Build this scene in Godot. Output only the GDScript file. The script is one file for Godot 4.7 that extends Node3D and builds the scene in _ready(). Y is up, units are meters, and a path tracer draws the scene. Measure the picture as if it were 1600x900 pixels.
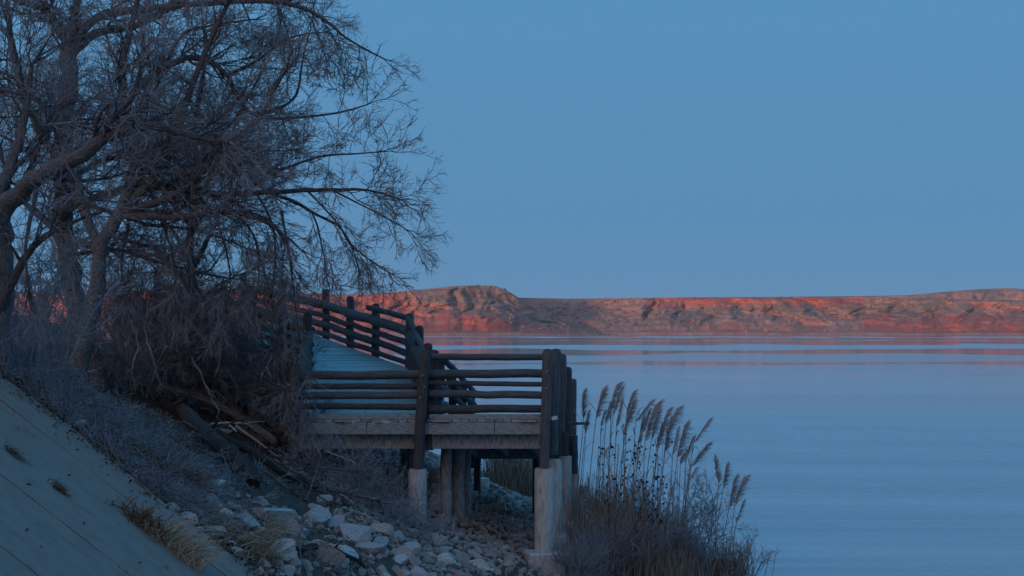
extends Node3D

# ---------------------------------------------------------------- camera numbers
const F := 2400.0          # focal length in pixels of the 1600 x 900 photograph
const EYE := Vector3(0, 4.6, 0)   # the lake lies at y = 0
const PITCH := 0.027076    # the horizon lies 65 px below the middle
var rng := RandomNumberGenerator.new()
var M := {}
var nz := FastNoiseLite.new()

# ---------------------------------------------------------------- mesh builder
class MB:
	var v := PackedVector3Array()
	var n := PackedVector3Array()
	var uv := PackedVector2Array()
	var c := PackedColorArray()
	var ix := PackedInt32Array()
	var col := Color.WHITE
	var colored := false

	func vert(p: Vector3, no: Vector3, t := Vector2.ZERO) -> int:
		v.append(p); n.append(no); uv.append(t)
		if colored: c.append(col)
		return v.size() - 1

	func tube(pts: Array, rad: Array, sides: int, cap := false, vscale := 1.0) -> void:
		var k := pts.size()
		if k < 2: return
		var u := Vector3.ZERO
		var base := v.size()
		var along := 0.0
		for i in k:
			var t: Vector3 = (pts[mini(i + 1, k - 1)] - pts[maxi(i - 1, 0)]).normalized()
			if i == 0:
				u = t.cross(Vector3.UP if absf(t.y) < 0.9 else Vector3.RIGHT).normalized()
			else:
				u = (u - t * u.dot(t)).normalized()
				along += pts[i].distance_to(pts[i - 1])
			var w := t.cross(u)
			var r: float = rad[i]
			for j in sides + 1:
				var a := TAU * j / sides
				var o := u * cos(a) + w * sin(a)
				v.append(pts[i] + o * r); n.append(o); uv.append(Vector2(float(j) / sides, along * vscale))
				if colored: c.append(col)
		for i in k - 1:
			for j in sides:
				var a0 := base + i * (sides + 1) + j
				var d0 := a0 + sides + 1
				ix.append(a0); ix.append(d0); ix.append(d0 + 1)
				ix.append(a0); ix.append(d0 + 1); ix.append(a0 + 1)
		if cap:
			for e in 2:
				var q := 0 if e == 0 else k - 1
				var t2: Vector3 = (pts[0] - pts[1]).normalized() if e == 0 else (pts[k - 1] - pts[k - 2]).normalized()
				var m := vert(pts[q], t2)
				var first := v.size()
				for j in sides + 1:
					vert(v[base + q * (sides + 1) + j], t2, Vector2(float(j) / sides, 0))
				for j in sides:
					if e == 0:
						ix.append(m); ix.append(first + j); ix.append(first + j + 1)
					else:
						ix.append(m); ix.append(first + j + 1); ix.append(first + j)

	# a three-sided twig with shared corners, cheap
	func twig(pts: Array, r0: float, r1: float) -> void:
		var k := pts.size()
		var base := v.size()
		var t0: Vector3 = (pts[k - 1] - pts[0]).normalized()
		var u := t0.cross(Vector3.UP if absf(t0.y) < 0.9 else Vector3.RIGHT).normalized()
		var w := t0.cross(u)
		var o := [u, u * -0.5 + w * 0.866, u * -0.5 - w * 0.866]
		for i in k:
			var r := lerpf(r0, r1, float(i) / (k - 1))
			for j in 3:
				v.append(pts[i] + o[j] * r); n.append(o[j]); uv.append(Vector2(j / 3.0, i))
				if colored: c.append(col)
		for i in k - 1:
			for j in 3:
				var a0 := base + i * 3 + j
				var b0 := base + i * 3 + (j + 1) % 3
				ix.append(a0); ix.append(a0 + 3); ix.append(b0 + 3)
				ix.append(a0); ix.append(b0 + 3); ix.append(b0)

	# a narrow leaf or blade along points, of the given half widths, facing side
	func blade(pts: Array, wid: Array, side: Vector3) -> void:
		var base := v.size()
		var k := pts.size()
		for i in k:
			var t: Vector3 = (pts[mini(i + 1, k - 1)] - pts[maxi(i - 1, 0)]).normalized()
			var no := side.cross(t).normalized()
			v.append(pts[i] - side * wid[i]); v.append(pts[i] + side * wid[i])
			n.append(no); n.append(no)
			uv.append(Vector2(0, i)); uv.append(Vector2(1, i))
			if colored: c.append(col); c.append(col)
		for i in k - 1:
			var a := base + i * 2
			ix.append(a); ix.append(a + 2); ix.append(a + 3)
			ix.append(a); ix.append(a + 3); ix.append(a + 1)

	func box(t: Transform3D, s: Vector3, bev := 0.0) -> void:
		# a box with chamfered edges: 6 faces, 12 chamfers, 8 corners
		var h := s * 0.5
		var b := minf(bev, minf(h.x, minf(h.y, h.z)) * 0.6)
		var faces := [[Vector3.RIGHT, Vector3.UP, Vector3.BACK], [Vector3.LEFT, Vector3.UP, Vector3.FORWARD], [Vector3.UP, Vector3.FORWARD, Vector3.LEFT],
			[Vector3.DOWN, Vector3.BACK, Vector3.LEFT], [Vector3.BACK, Vector3.UP, Vector3.LEFT], [Vector3.FORWARD, Vector3.UP, Vector3.RIGHT]]
		for f in faces:
			var no: Vector3 = f[0]
			var up: Vector3 = f[1]
			var rt := up.cross(no)
			quad(t, [no * h - up * (h - Vector3.ONE * b) - rt * (h - Vector3.ONE * b), no * h - up * (h - Vector3.ONE * b) + rt * (h - Vector3.ONE * b),
				no * h + up * (h - Vector3.ONE * b) + rt * (h - Vector3.ONE * b), no * h + up * (h - Vector3.ONE * b) - rt * (h - Vector3.ONE * b)], no)
		if b > 0.0:
			var ax := [Vector3.RIGHT, Vector3.UP, Vector3.BACK]
			for i in 3:
				var p: Vector3 = ax[(i + 1) % 3]
				var q: Vector3 = ax[(i + 2) % 3]
				var l: Vector3 = ax[i] * (h - Vector3.ONE * b)
				for sp in [-1.0, 1.0]:
					for sq in [-1.0, 1.0]:
						var a: Vector3 = p * sp * h + q * sq * (h - Vector3.ONE * b)
						var e: Vector3 = p * sp * (h - Vector3.ONE * b) + q * sq * h
						quad(t, [a - l, a + l, e + l, e - l], (p * sp + q * sq).normalized())

	func quad(t: Transform3D, p: Array, no: Vector3) -> void:
		# wound to face no
		var g: Vector3 = (p[1] - p[0]).cross(p[2] - p[0])
		var k := v.size()
		var wn := (t.basis * no).normalized()
		for i in 4:
			vert(t * (p[i] as Vector3), wn, Vector2(p[i].x + p[i].z * 0.37, p[i].y + p[i].z * 0.71))
		if g.dot(no) > 0.0:
			for i in [0, 2, 1, 0, 3, 2]: ix.append(k + i)
		else:
			for i in [0, 1, 2, 0, 2, 3]: ix.append(k + i)

	func tri_flat(a: Vector3, b: Vector3, d: Vector3) -> void:
		var no := (d - a).cross(b - a).normalized()
		var k := v.size()
		vert(a, no); vert(b, no); vert(d, no)
		ix.append(k); ix.append(k + 1); ix.append(k + 2)

	func mesh(mat: Material, into: ArrayMesh = null) -> ArrayMesh:
		var m := into if into else ArrayMesh.new()
		if v.is_empty(): return m
		var a := []
		a.resize(Mesh.ARRAY_MAX)
		a[Mesh.ARRAY_VERTEX] = v; a[Mesh.ARRAY_NORMAL] = n; a[Mesh.ARRAY_TEX_UV] = uv; a[Mesh.ARRAY_INDEX] = ix
		if colored: a[Mesh.ARRAY_COLOR] = c
		m.add_surface_from_arrays(Mesh.PRIMITIVE_TRIANGLES, a)
		m.surface_set_material(m.get_surface_count() - 1, mat)
		return m

# ---------------------------------------------------------------- node helpers
var taken := {}
func numbered(called: String) -> String:
	if not taken.has(called):
		taken[called] = 0
		return called
	taken[called] += 1
	return "%s_%03d" % [called, taken[called]]

func thing(called: String, at: Vector3, label: String, category: String, group := "") -> Node3D:
	var o := Node3D.new()
	o.name = numbered(called); add_child(o); o.position = at
	tag(o, label, category, group)
	return o

func tag(o: Node, label: String, category := "", group := "", kind := "") -> void:
	if label: o.set_meta("label", label)
	if category: o.set_meta("category", category)
	if group: o.set_meta("group", group)
	if kind: o.set_meta("kind", kind)

func part(called: String, mesh: Mesh, parent: Node3D, world := true) -> MeshInstance3D:
	# meshes are built in world coordinates and moved back by their thing's base
	var o := MeshInstance3D.new()
	o.name = called; o.mesh = mesh
	parent.add_child(o, true)
	if world:
		var p := parent
		while p != null and p != self:
			o.position -= p.position
			p = p.get_parent() as Node3D
	return o

func solo(called: String, mesh: Mesh, at: Vector3, label: String, category: String, group := "") -> MeshInstance3D:
	var o := MeshInstance3D.new()
	o.name = numbered(called); o.mesh = mesh; add_child(o); o.position = at
	tag(o, label, category, group)
	return o

func structure(called: String, mesh: Mesh, label := "") -> MeshInstance3D:
	var o := MeshInstance3D.new()
	o.name = numbered(called); o.mesh = mesh; add_child(o)
	o.set_meta("kind", "structure")
	if label: o.set_meta("label", label)
	return o

func many(called: String, mesh: Mesh, at: Array, parent: Node3D, cols := []) -> MultiMeshInstance3D:
	var mm := MultiMesh.new()
	mm.transform_format = MultiMesh.TRANSFORM_3D
	mm.use_colors = cols.size() > 0
	mm.mesh = mesh
	mm.instance_count = at.size()
	for i in at.size():
		mm.set_instance_transform(i, at[i])
		if cols: mm.set_instance_color(i, cols[i])
	var o := MultiMeshInstance3D.new()
	o.name = called; o.multimesh = mm
	parent.add_child(o, true)
	if parent != self: o.position = -parent.position
	o.set_meta("kind", "stuff")
	return o

# ---------------------------------------------------------------- place helpers
func px(x: float, y: float, d: float) -> Vector3:
	# the point at distance d (along -z) seen at a pixel of the photograph
	var c := Basis(Vector3.RIGHT, PITCH) * Vector3((x - 800.0) / F, (450.0 - y) / F, -1.0)
	return EYE + c * (d / -c.z)

func smooth_table(t: Array, d: float) -> float:
	if d <= t[0][0]: return t[0][1]
	for i in t.size() - 1:
		if d <= t[i + 1][0]:
			var k: float = (d - t[i][0]) / (t[i + 1][0] - t[i][0])
			return lerpf(t[i][1], t[i + 1][1], k)
	return t[-1][1]

const SHORE := [[16.0, -0.05], [18.0, 0.5], [20.0, 1.0], [22.0, 1.5], [26.0, 2.1], [34.0, 2.5], [40.0, 2.2], [60.0, -8.0], [130.0, -44.0], [400.0, -220.0]]
const STEEP := [[16.0, 0.776], [19.0, 0.62], [22.0, 0.5], [26.0, 0.38], [34.0, 0.37], [60.0, 0.3]]
func bank(x: float, d: float) -> float:
	# height of the bank over the lake at world x and distance d
	var h: float
	if d < 16.0:
		h = -0.04 - 0.776 * x
		if d < 9.0:   # round the cove the bank turns and carries the camera
			var k := smoothstep(9.0, 3.0, d)
			h = lerpf(h, 3.0 + (3.0 - d) * 0.05, k)
			h = minf(h, 3.2)
		h = minf(h, 5.6 + 0.02 * absf(x))
		return maxf(h, -1.5)
	var s := smooth_table(STEEP, d)
	h = s * (smooth_table(SHORE, d) - x)
	var k2 := 0.3
	var soft := k2 * log(1.0 + exp(clampf(h / k2, -30, 30))) if h < 4.0 else h
	var shelf := 0.11 * maxf(0.0, x - 0.8) + (0.03 * maxf(0.0, d - 34.0))
	var y := minf(soft, 4.9) - minf(shelf, 2.0)
	y += nz.get_noise_2d(x * 9.0, d * 9.0) * 0.14 * smoothstep(16.0, 17.5, d)
	return y

func hit(x: float, y: float, from := 9.0) -> Vector3:
	# where the ray through a pixel meets the bank
	var c := Basis(Vector3.RIGHT, PITCH) * Vector3((x - 800.0) / F, (450.0 - y) / F, -1.0)
	c /= -c.z
	var d := from
	while d < 75.0:
		var p := EYE + c * d
		if p.y <= maxf(bank(p.x, d), 0.0): return p
		d += 0.05
	return EYE + c * 75.0

func bez(p: Array, per := 4) -> Array:
	# Catmull-Rom through points
	var o := []
	for i in p.size() - 1:
		var a: Vector3 = p[maxi(i - 1, 0)]
		var b: Vector3 = p[i]
		var c: Vector3 = p[i + 1]
		var d: Vector3 = p[mini(i + 2, p.size() - 1)]
		for k in per:
			o.append(b.cubic_interpolate(c, a, d, float(k) / per))
	o.append(p[-1])
	return o

func rnd(a: float, b: float) -> float: return rng.randf_range(a, b)
func rvec() -> Vector3: return Vector3(rnd(-1, 1), rnd(-1, 1), rnd(-1, 1))
func along(p: Array, t: float) -> Vector3:
	var k := clampf(t, 0, 0.9999) * (p.size() - 1)
	return (p[int(k)] as Vector3).lerp(p[int(k) + 1], k - int(k))

# ---------------------------------------------------------------- materials
func noise_tex(size: int, freq: float, oct: int, ramp: Array, sd: int, normal := false, strength := 4.0, kind := FastNoiseLite.TYPE_SIMPLEX_SMOOTH) -> NoiseTexture2D:
	var f := FastNoiseLite.new()
	f.noise_type = kind
	f.seed = sd; f.frequency = freq; f.fractal_octaves = oct
	var t := NoiseTexture2D.new()
	t.width = size; t.height = size; t.seamless = true; t.noise = f
	if normal:
		t.as_normal_map = true; t.bump_strength = strength
	elif ramp:
		var g := Gradient.new()
		g.offsets = PackedFloat32Array(ramp.map(func(r): return r[0]))
		g.colors = PackedColorArray(ramp.map(func(r): return (r[1] as Color).linear_to_srgb()))
		t.color_ramp = g
	return t

func mat(called: String, lin: Color, rough: float, opts := {}) -> StandardMaterial3D:
	var m := StandardMaterial3D.new()
	m.resource_name = called
	m.albedo_color = lin.linear_to_srgb()
	m.roughness = rough
	for k in opts: m.set(k, opts[k])
	M[called] = m
	return m

func g3(a: float, b: float, c: float) -> Color: return Color(a, b, c)

func materials() -> void:
	var fine := noise_tex(512, 0.03, 5, [[0.0, g3(0, 0, 0)], [1.0, g3(1, 1, 1)]], 5)
	# weathered concrete: broad stains, aggregate
	var con := noise_tex(512, 0.012, 6, [[0.0, g3(0.5, 0.49, 0.47)], [0.38, g3(0.78, 0.78, 0.77)], [0.55, g3(0.95, 0.95, 0.94)], [1.0, g3(1.1, 1.08, 1.06)]], 11)
	mat("concrete", g3(0.47, 0.5, 0.5), 0.9, {"albedo_texture": con, "uv1_triplanar": true, "uv1_world_triplanar": true, "uv1_scale": Vector3(2.4, 0.5, 2.4),
		"heightmap_enabled": true, "heightmap_texture": fine, "heightmap_scale": 0.8})
	var pav := noise_tex(1024, 0.006, 6, [[0.0, g3(0.7, 0.7, 0.71)], [0.36, g3(0.9, 0.9, 0.9)], [0.5, g3(0.98, 0.97, 0.96)], [0.62, g3(1.04, 1.02, 1.0)], [1.0, g3(1.2, 1.17, 1.13)]], 21)
	mat("paving", g3(0.215, 0.177, 0.158), 0.93, {"albedo_texture": pav, "uv1_triplanar": true, "uv1_world_triplanar": true, "uv1_scale": Vector3.ONE * 0.55,
		"heightmap_enabled": true, "heightmap_texture": fine, "heightmap_scale": 0.2})
	# wood: grain runs along v
	var gr := noise_tex(512, 0.02, 5, [[0.0, g3(0.35, 0.34, 0.33)], [0.45, g3(0.8, 0.78, 0.75)], [0.65, g3(1.1, 1.05, 1.0)], [1.0, g3(1.7, 1.65, 1.6)]], 31)
	var grh := noise_tex(512, 0.03, 4, [], 32)
	mat("log_wood", g3(0.08, 0.096, 0.113), 0.8, {"albedo_texture": gr, "uv1_scale": Vector3(1.6, 0.28, 1), "heightmap_enabled": true, "heightmap_texture": grh, "heightmap_scale": 0.9})
	mat("grey_board", g3(0.29, 0.33, 0.355), 0.85, {"albedo_texture": gr, "uv1_triplanar": true, "uv1_scale": Vector3(0.7, 6.0, 6.0), "heightmap_enabled": true, "heightmap_texture": grh, "heightmap_scale": 0.5})
	mat("deck_board", g3(0.27, 0.4, 0.44), 0.55, {"albedo_texture": gr, "uv1_triplanar": true, "uv1_scale": Vector3(0.4, 3.0, 3.0), "heightmap_enabled": true, "heightmap_texture": grh, "heightmap_scale": 0.4})
	for k in 3:
		var tone: float = [0.75, 1.0, 1.22][k]
		mat("deck_board_%d" % k, g3(0.27, 0.4, 0.44) * tone, 0.55, {"albedo_texture": gr, "uv1_triplanar": true, "uv1_scale": Vector3(0.6, 5.0, 5.0)})
		mat("log_wood_%d" % k, g3(0.08, 0.096, 0.113) * tone, 0.8, {"albedo_texture": gr, "uv1_scale": Vector3(1.6, 0.28, 1), "heightmap_enabled": true, "heightmap_texture": grh, "heightmap_scale": 1.2})
	mat("under_timber", g3(0.29, 0.33, 0.355), 0.9, {"albedo_texture": gr, "uv1_triplanar": true, "uv1_scale": Vector3(1.5, 0.4, 1.5)})
	mat("bolt_metal", g3(0.45, 0.45, 0.45), 0.45, {"metallic": 0.8})
	mat("pale_metal", g3(0.5, 0.52, 0.53), 0.5)
	# bark and twigs
	var bk := noise_tex(512, 0.03, 5, [[0.0, g3(0.3, 0.3, 0.3)], [0.45, g3(0.75, 0.74, 0.72)], [0.62, g3(1.1, 1.08, 1.05)], [1.0, g3(1.9, 1.85, 1.75)]], 41)
	var bkh := noise_tex(512, 0.025, 5, [], 42)
	mat("bark", g3(0.165, 0.17, 0.18), 0.92, {"albedo_texture": bk, "uv1_scale": Vector3(2.0, 0.7, 1), "heightmap_enabled": true, "heightmap_texture": bkh, "heightmap_scale": 3.0})
	mat("twig", g3(0.2, 0.21, 0.235), 0.85)
	mat("grey_twig", g3(0.22, 0.235, 0.26), 0.9)
	mat("bleached", g3(0.5, 0.47, 0.43), 0.85, {"albedo_texture": bk, "uv1_scale": Vector3(2.0, 0.5, 1), "heightmap_enabled": true, "heightmap_texture": bkh, "heightmap_scale": 1.0})
	mat("log_bark", g3(0.05, 0.043, 0.04), 0.95, {"albedo_texture": bk, "uv1_scale": Vector3(3.0, 0.6, 1), "heightmap_enabled": true, "heightmap_texture": bkh, "heightmap_scale": 3.0})
	mat("log_grey", g3(0.27, 0.24, 0.22), 0.92, {"albedo_texture": bk, "uv1_scale": Vector3(3.0, 0.6, 1), "heightmap_enabled": true, "heightmap_texture": bkh, "heightmap_scale": 2.5})
	# stone and soil
	var st := noise_tex(512, 0.014, 6, [[0.0, g3(0.45, 0.44, 0.43)], [0.4, g3(0.78, 0.76, 0.74)], [0.6, g3(1.05, 1.02, 1.0)], [1.0, g3(1.45, 1.4, 1.35)]], 51)
	var sth := noise_tex(512, 0.02, 6, [], 52)
	var stone := {"albedo_texture": st, "uv1_triplanar": true, "uv1_scale": Vector3.ONE * 1.3, "heightmap_enabled": true, "heightmap_texture": sth, "heightmap_scale": 1.6}
	mat("stone_grey", g3(0.43, 0.43, 0.43), 0.92, stone)
	mat("stone_tan", g3(0.42, 0.36, 0.33), 0.92, stone)
	mat("stone_pale", g3(0.55, 0.55, 0.54), 0.92, stone)
	mat("stone_rubble", g3(0.42, 0.41, 0.4), 0.92, stone)
	var so := noise_tex(512, 0.03, 6, [[0.0, g3(0.35, 0.33, 0.3)], [0.5, g3(0.9, 0.86, 0.8)], [1.0, g3(1.7, 1.6, 1.5)]], 61)
	mat("soil", g3(0.055, 0.046, 0.04), 0.97, {"albedo_texture": so, "uv1_triplanar": true, "uv1_world_triplanar": true, "uv1_scale": Vector3.ONE * 0.6,
		"heightmap_enabled": true, "heightmap_texture": so, "heightmap_scale": 5.0})
	mat("leaf_litter", Color.WHITE, 0.95, {"vertex_color_use_as_albedo": true})
	mat("straw", Color.WHITE, 0.85, {"vertex_color_use_as_albedo": true})
	mat("plume", g3(0.36, 0.33, 0.34), 0.95, {"backlight_enabled": true, "backlight": g3(0.12, 0.1, 0.1).linear_to_srgb()})
	mat("reed_stem", g3(0.26, 0.235, 0.2), 0.8)
	mat("burr", g3(0.02, 0.016, 0.014), 0.95)
	# far land
	mat("clay", Color.WHITE, 0.97, {"vertex_color_use_as_albedo": true})
	mat("scrub", Color.WHITE, 0.97, {"vertex_color_use_as_albedo": true})
	# lake
	var rip := noise_tex(512, 0.02, 4, [], 71)
	mat("lake_calm", g3(0.33, 0.36, 0.395), 0.06, {"metallic_specular": 0.85})
	mat("lake_ruffled", g3(0.33, 0.36, 0.395), 0.2, {"metallic_specular": 0.8})
	mat("lake_near", g3(0.33, 0.36, 0.395), 0.12, {"metallic_specular": 0.85, "uv1_triplanar": true, "uv1_world_triplanar": true, "uv1_scale": Vector3(0.12, 0.5, 0.5),
		"heightmap_enabled": true, "heightmap_texture": rip, "heightmap_scale": 0.5})

# ---------------------------------------------------------------- light
func lighting() -> void:
	var cam := Camera3D.new()
	cam.name = "camera"
	cam.fov = rad_to_deg(2.0 * atan(450.0 / F))
	cam.near = 0.1; cam.far = 6000.0
	add_child(cam)
	cam.position = EYE
	cam.rotation.x = PITCH
	cam.current = true
	var sky := ProceduralSkyMaterial.new()
	sky.sky_horizon_color = g3(0.1, 0.252, 0.443).linear_to_srgb()
	sky.sky_top_color = g3(0.05, 0.43, 0.9).linear_to_srgb()
	sky.sky_curve = 1.0
	sky.ground_horizon_color = g3(0.08, 0.16, 0.26).linear_to_srgb()
	sky.ground_bottom_color = g3(0.03, 0.05, 0.07).linear_to_srgb()
	sky.sun_angle_max = 84.0
	sky.sun_curve = 0.72
	var e := Environment.new()
	e.background_mode = Environment.BG_SKY
	e.sky = Sky.new()
	e.sky.sky_material = sky
	e.tonemap_mode = Environment.TONE_MAPPER_LINEAR
	e.tonemap_exposure = 1.0
	e.sdfgi_enabled = true; e.ssao_enabled = true; e.ssil_enabled = true
	e.fog_enabled = true
	e.fog_density = 0.00007
	e.fog_light_color = g3(0.75, 0.85, 1.0).linear_to_srgb()
	var we := WorldEnvironment.new()
	we.name = "environment"; we.environment = e
	add_child(we)
	# the sun stands on the horizon behind the camera, to its left
	var sun := DirectionalLight3D.new()
	sun.name = "sun"
	sun.light_color = g3(1.0, 0.63, 0.48).linear_to_srgb()
	sun.light_energy = 1.45
	sun.light_angular_distance = 5.0
	sun.shadow_enabled = true
	add_child(sun)
	sun.look_at_from_position(Vector3.ZERO, Vector3(0.56, -0.06, -0.83), Vector3.UP)

# ---------------------------------------------------------------- lake, land
func lake() -> void:
	var am := ArrayMesh.new()
	# near water: wave crests a little over a metre apart, running across the view
	var mb := MB.new()
	var rows := []
	var d := 10.0
	while d < 110.0:
		rows.append(d)
		d += clampf(d * 0.0045, 0.1, 0.4)
	rows.append(110.0)
	var cols := 150
	for r in rows:
		for i in cols + 1:
			var x := lerpf(-70.0, 70.0, float(i) / cols)
			var h := 0.0
			var gx := 0.0
			var gz := 0.0
			for w in [[0.05, 5.3, 0.03, 0.0], [-0.08, 4.6, 0.02, 1.7], [0.25, 6.6, 0.006, 4.0], [-0.05, 2.6, 0.01, 2.2], [0.7, 3.4, 0.003, 0.6]]:
				var ph: float = w[0] * x + w[1] * r + w[3] + nz.get_noise_2d(x * 2.0, r * 2.0 + 50.0) * 1.6
				var amp: float = w[2] * smoothstep(108.0, 40.0, r)
				h += amp * sin(ph)
				gx += amp * w[0] * cos(ph)
				gz += amp * w[1] * cos(ph)
			# z = -d, so the slope towards z is the negative of that towards d
			mb.vert(Vector3(x, h, -r), Vector3(-gx, 1.0, gz).normalized(), Vector2(x, r))
	for k in rows.size() - 1:
		for i in cols:
			var a := k * (cols + 1) + i
			var b := a + cols + 1
			mb.ix.append_array(PackedInt32Array([a, b, b + 1, a, b + 1, a + 1]))
	mb.mesh(M.lake_near, am)
	# far water in bands: calm, with patches ruffled by the wind; their edges wander
	var edges := [110.0, 145.0, 160.0, 195.0, 215.0, 290.0, 366.0, 470.0, 620.0, 664.0, 880.0, 1010.0, 1260.0, 1900.0]
	var kind := ["lake_near_flat", "lake_calm", "lake_near_flat", "lake_calm", "lake_near_flat", "lake_calm", "lake_ruffled", "lake_calm", "lake_soft", "lake_calm", "lake_ruffled", "lake_calm", "lake_calm"]
	mat("lake_near_flat", g3(0.33, 0.36, 0.395), 0.13, {"metallic_specular": 0.85})
	mat("lake_soft", g3(0.33, 0.36, 0.395), 0.13, {"metallic_specular": 0.85})
	for b in edges.size() - 1:
		var q := MB.new()
		var steps := 160
		for i in steps + 1:
			var x := lerpf(-1500.0, 1500.0, float(i) / steps)
			for s in 2:
				var dd: float = edges[b + s]
				if b + s > 0 and b + s < edges.size() - 1:
					dd *= 1.0 + nz.get_noise_2d(x * 0.5, log(dd) * 45.0) * 0.15 + nz.get_noise_2d(x * 2.5, log(dd) * 45.0) * 0.04
				q.vert(Vector3(x, 0.0, -dd), Vector3.UP, Vector2(x, dd))
		for i in steps:
			var a := i * 2
			q.ix.append_array(PackedInt32Array([a, a + 1, a + 3, a, a + 3, a + 2]))
		q.mesh(M[kind[b]], am)
	# the sides of the near sheet
	for s in [-1.0, 1.0]:
		var q2 := MB.new()
		for x in ([-1500.0, -70.0] if s < 0 else [70.0, 1500.0]):
			for dd in [10.0, 110.0]:
				q2.vert(Vector3(x, 0.0, -dd), Vector3.UP)
		q2.ix.append_array(PackedInt32Array([0, 1, 3, 0, 3, 2]))
		q2.mesh(M.lake_near_flat, am)
	structure("water", am, "calm blue lake with fine ripples and wind streaks")

func land() -> void:
	# the bank round the pier, fine; far outside the frame coarser
	var mb := MB.new()
	var xs := []
	var x := -60.0
	while x < 14.0:
		xs.append(x)
		x += 0.22 if x > -9.0 else (0.6 if x > -14 else 2.5)
	xs.append(14.0); xs.append(60.0)
	var ds := []
	var d := -160.0
	while d < 420.0:
		ds.append(d)
		d += 0.25 if d > 9.0 and d < 46.0 else (1.5 if d > -6 and d < 100 else 12.0)
	for dd in ds:
		for xx in xs:
			var y := bank(xx, dd)
			var e := 0.15
			var no := Vector3(bank(xx - e, dd) - bank(xx + e, dd), 2 * e, bank(xx, dd + e) - bank(xx, dd - e)).normalized()
			mb.vert(Vector3(xx, y, -dd), no)
	for k in ds.size() - 1:
		for i in xs.size() - 1:
			var a: int = k * xs.size() + i
			var b: int = a + xs.size()
			mb.ix.append_array(PackedInt32Array([a, b, b + 1, a, b + 1, a + 1]))
	structure("ground", mb.mesh(M.soil), "dark soil of the lake bank")
	# unseen ridge added behind the camera, shaped to keep the near shore in shade
	var h := MB.new()
	h.colored = true
	h.col = g3(0.12, 0.09, 0.06)
	for i in 101:
		var wx := lerpf(-1200.0, 1200.0, i / 100.0)
		var top := 36.0 + nz.get_noise_1d(wx * 0.3) * 3.0
		var prof := [[150.0, 2.0], [158.0, 4.0], [180.0, top * 0.75], [205.0, top], [240.0, top * 0.97], [400.0, top * 0.9]]
		for p in prof:
			h.vert(Vector3(wx, p[1], p[0]), Vector3(0, 0.7, -0.7))
	for i in 100:
		for k in 5:
			var a2 := i * 6 + k
			h.ix.append_array(PackedInt32Array([a2, a2 + 6, a2 + 7, a2, a2 + 7, a2 + 1]))
	structure("hills", h.mesh(M.clay), "unseen dry ridge added behind the viewpoint to shade the near shore")

const RED := Color(0.225, 0.046, 0.032)
const ORANGE := Color(0.235, 0.082, 0.06)
const PINK := Color(0.24, 0.132, 0.112)
const BROWN := Color(0.14, 0.078, 0.062)
const SCRUB := Color(0.09, 0.068, 0.058)
const PALE := Color(0.25, 0.165, 0.14)

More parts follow.
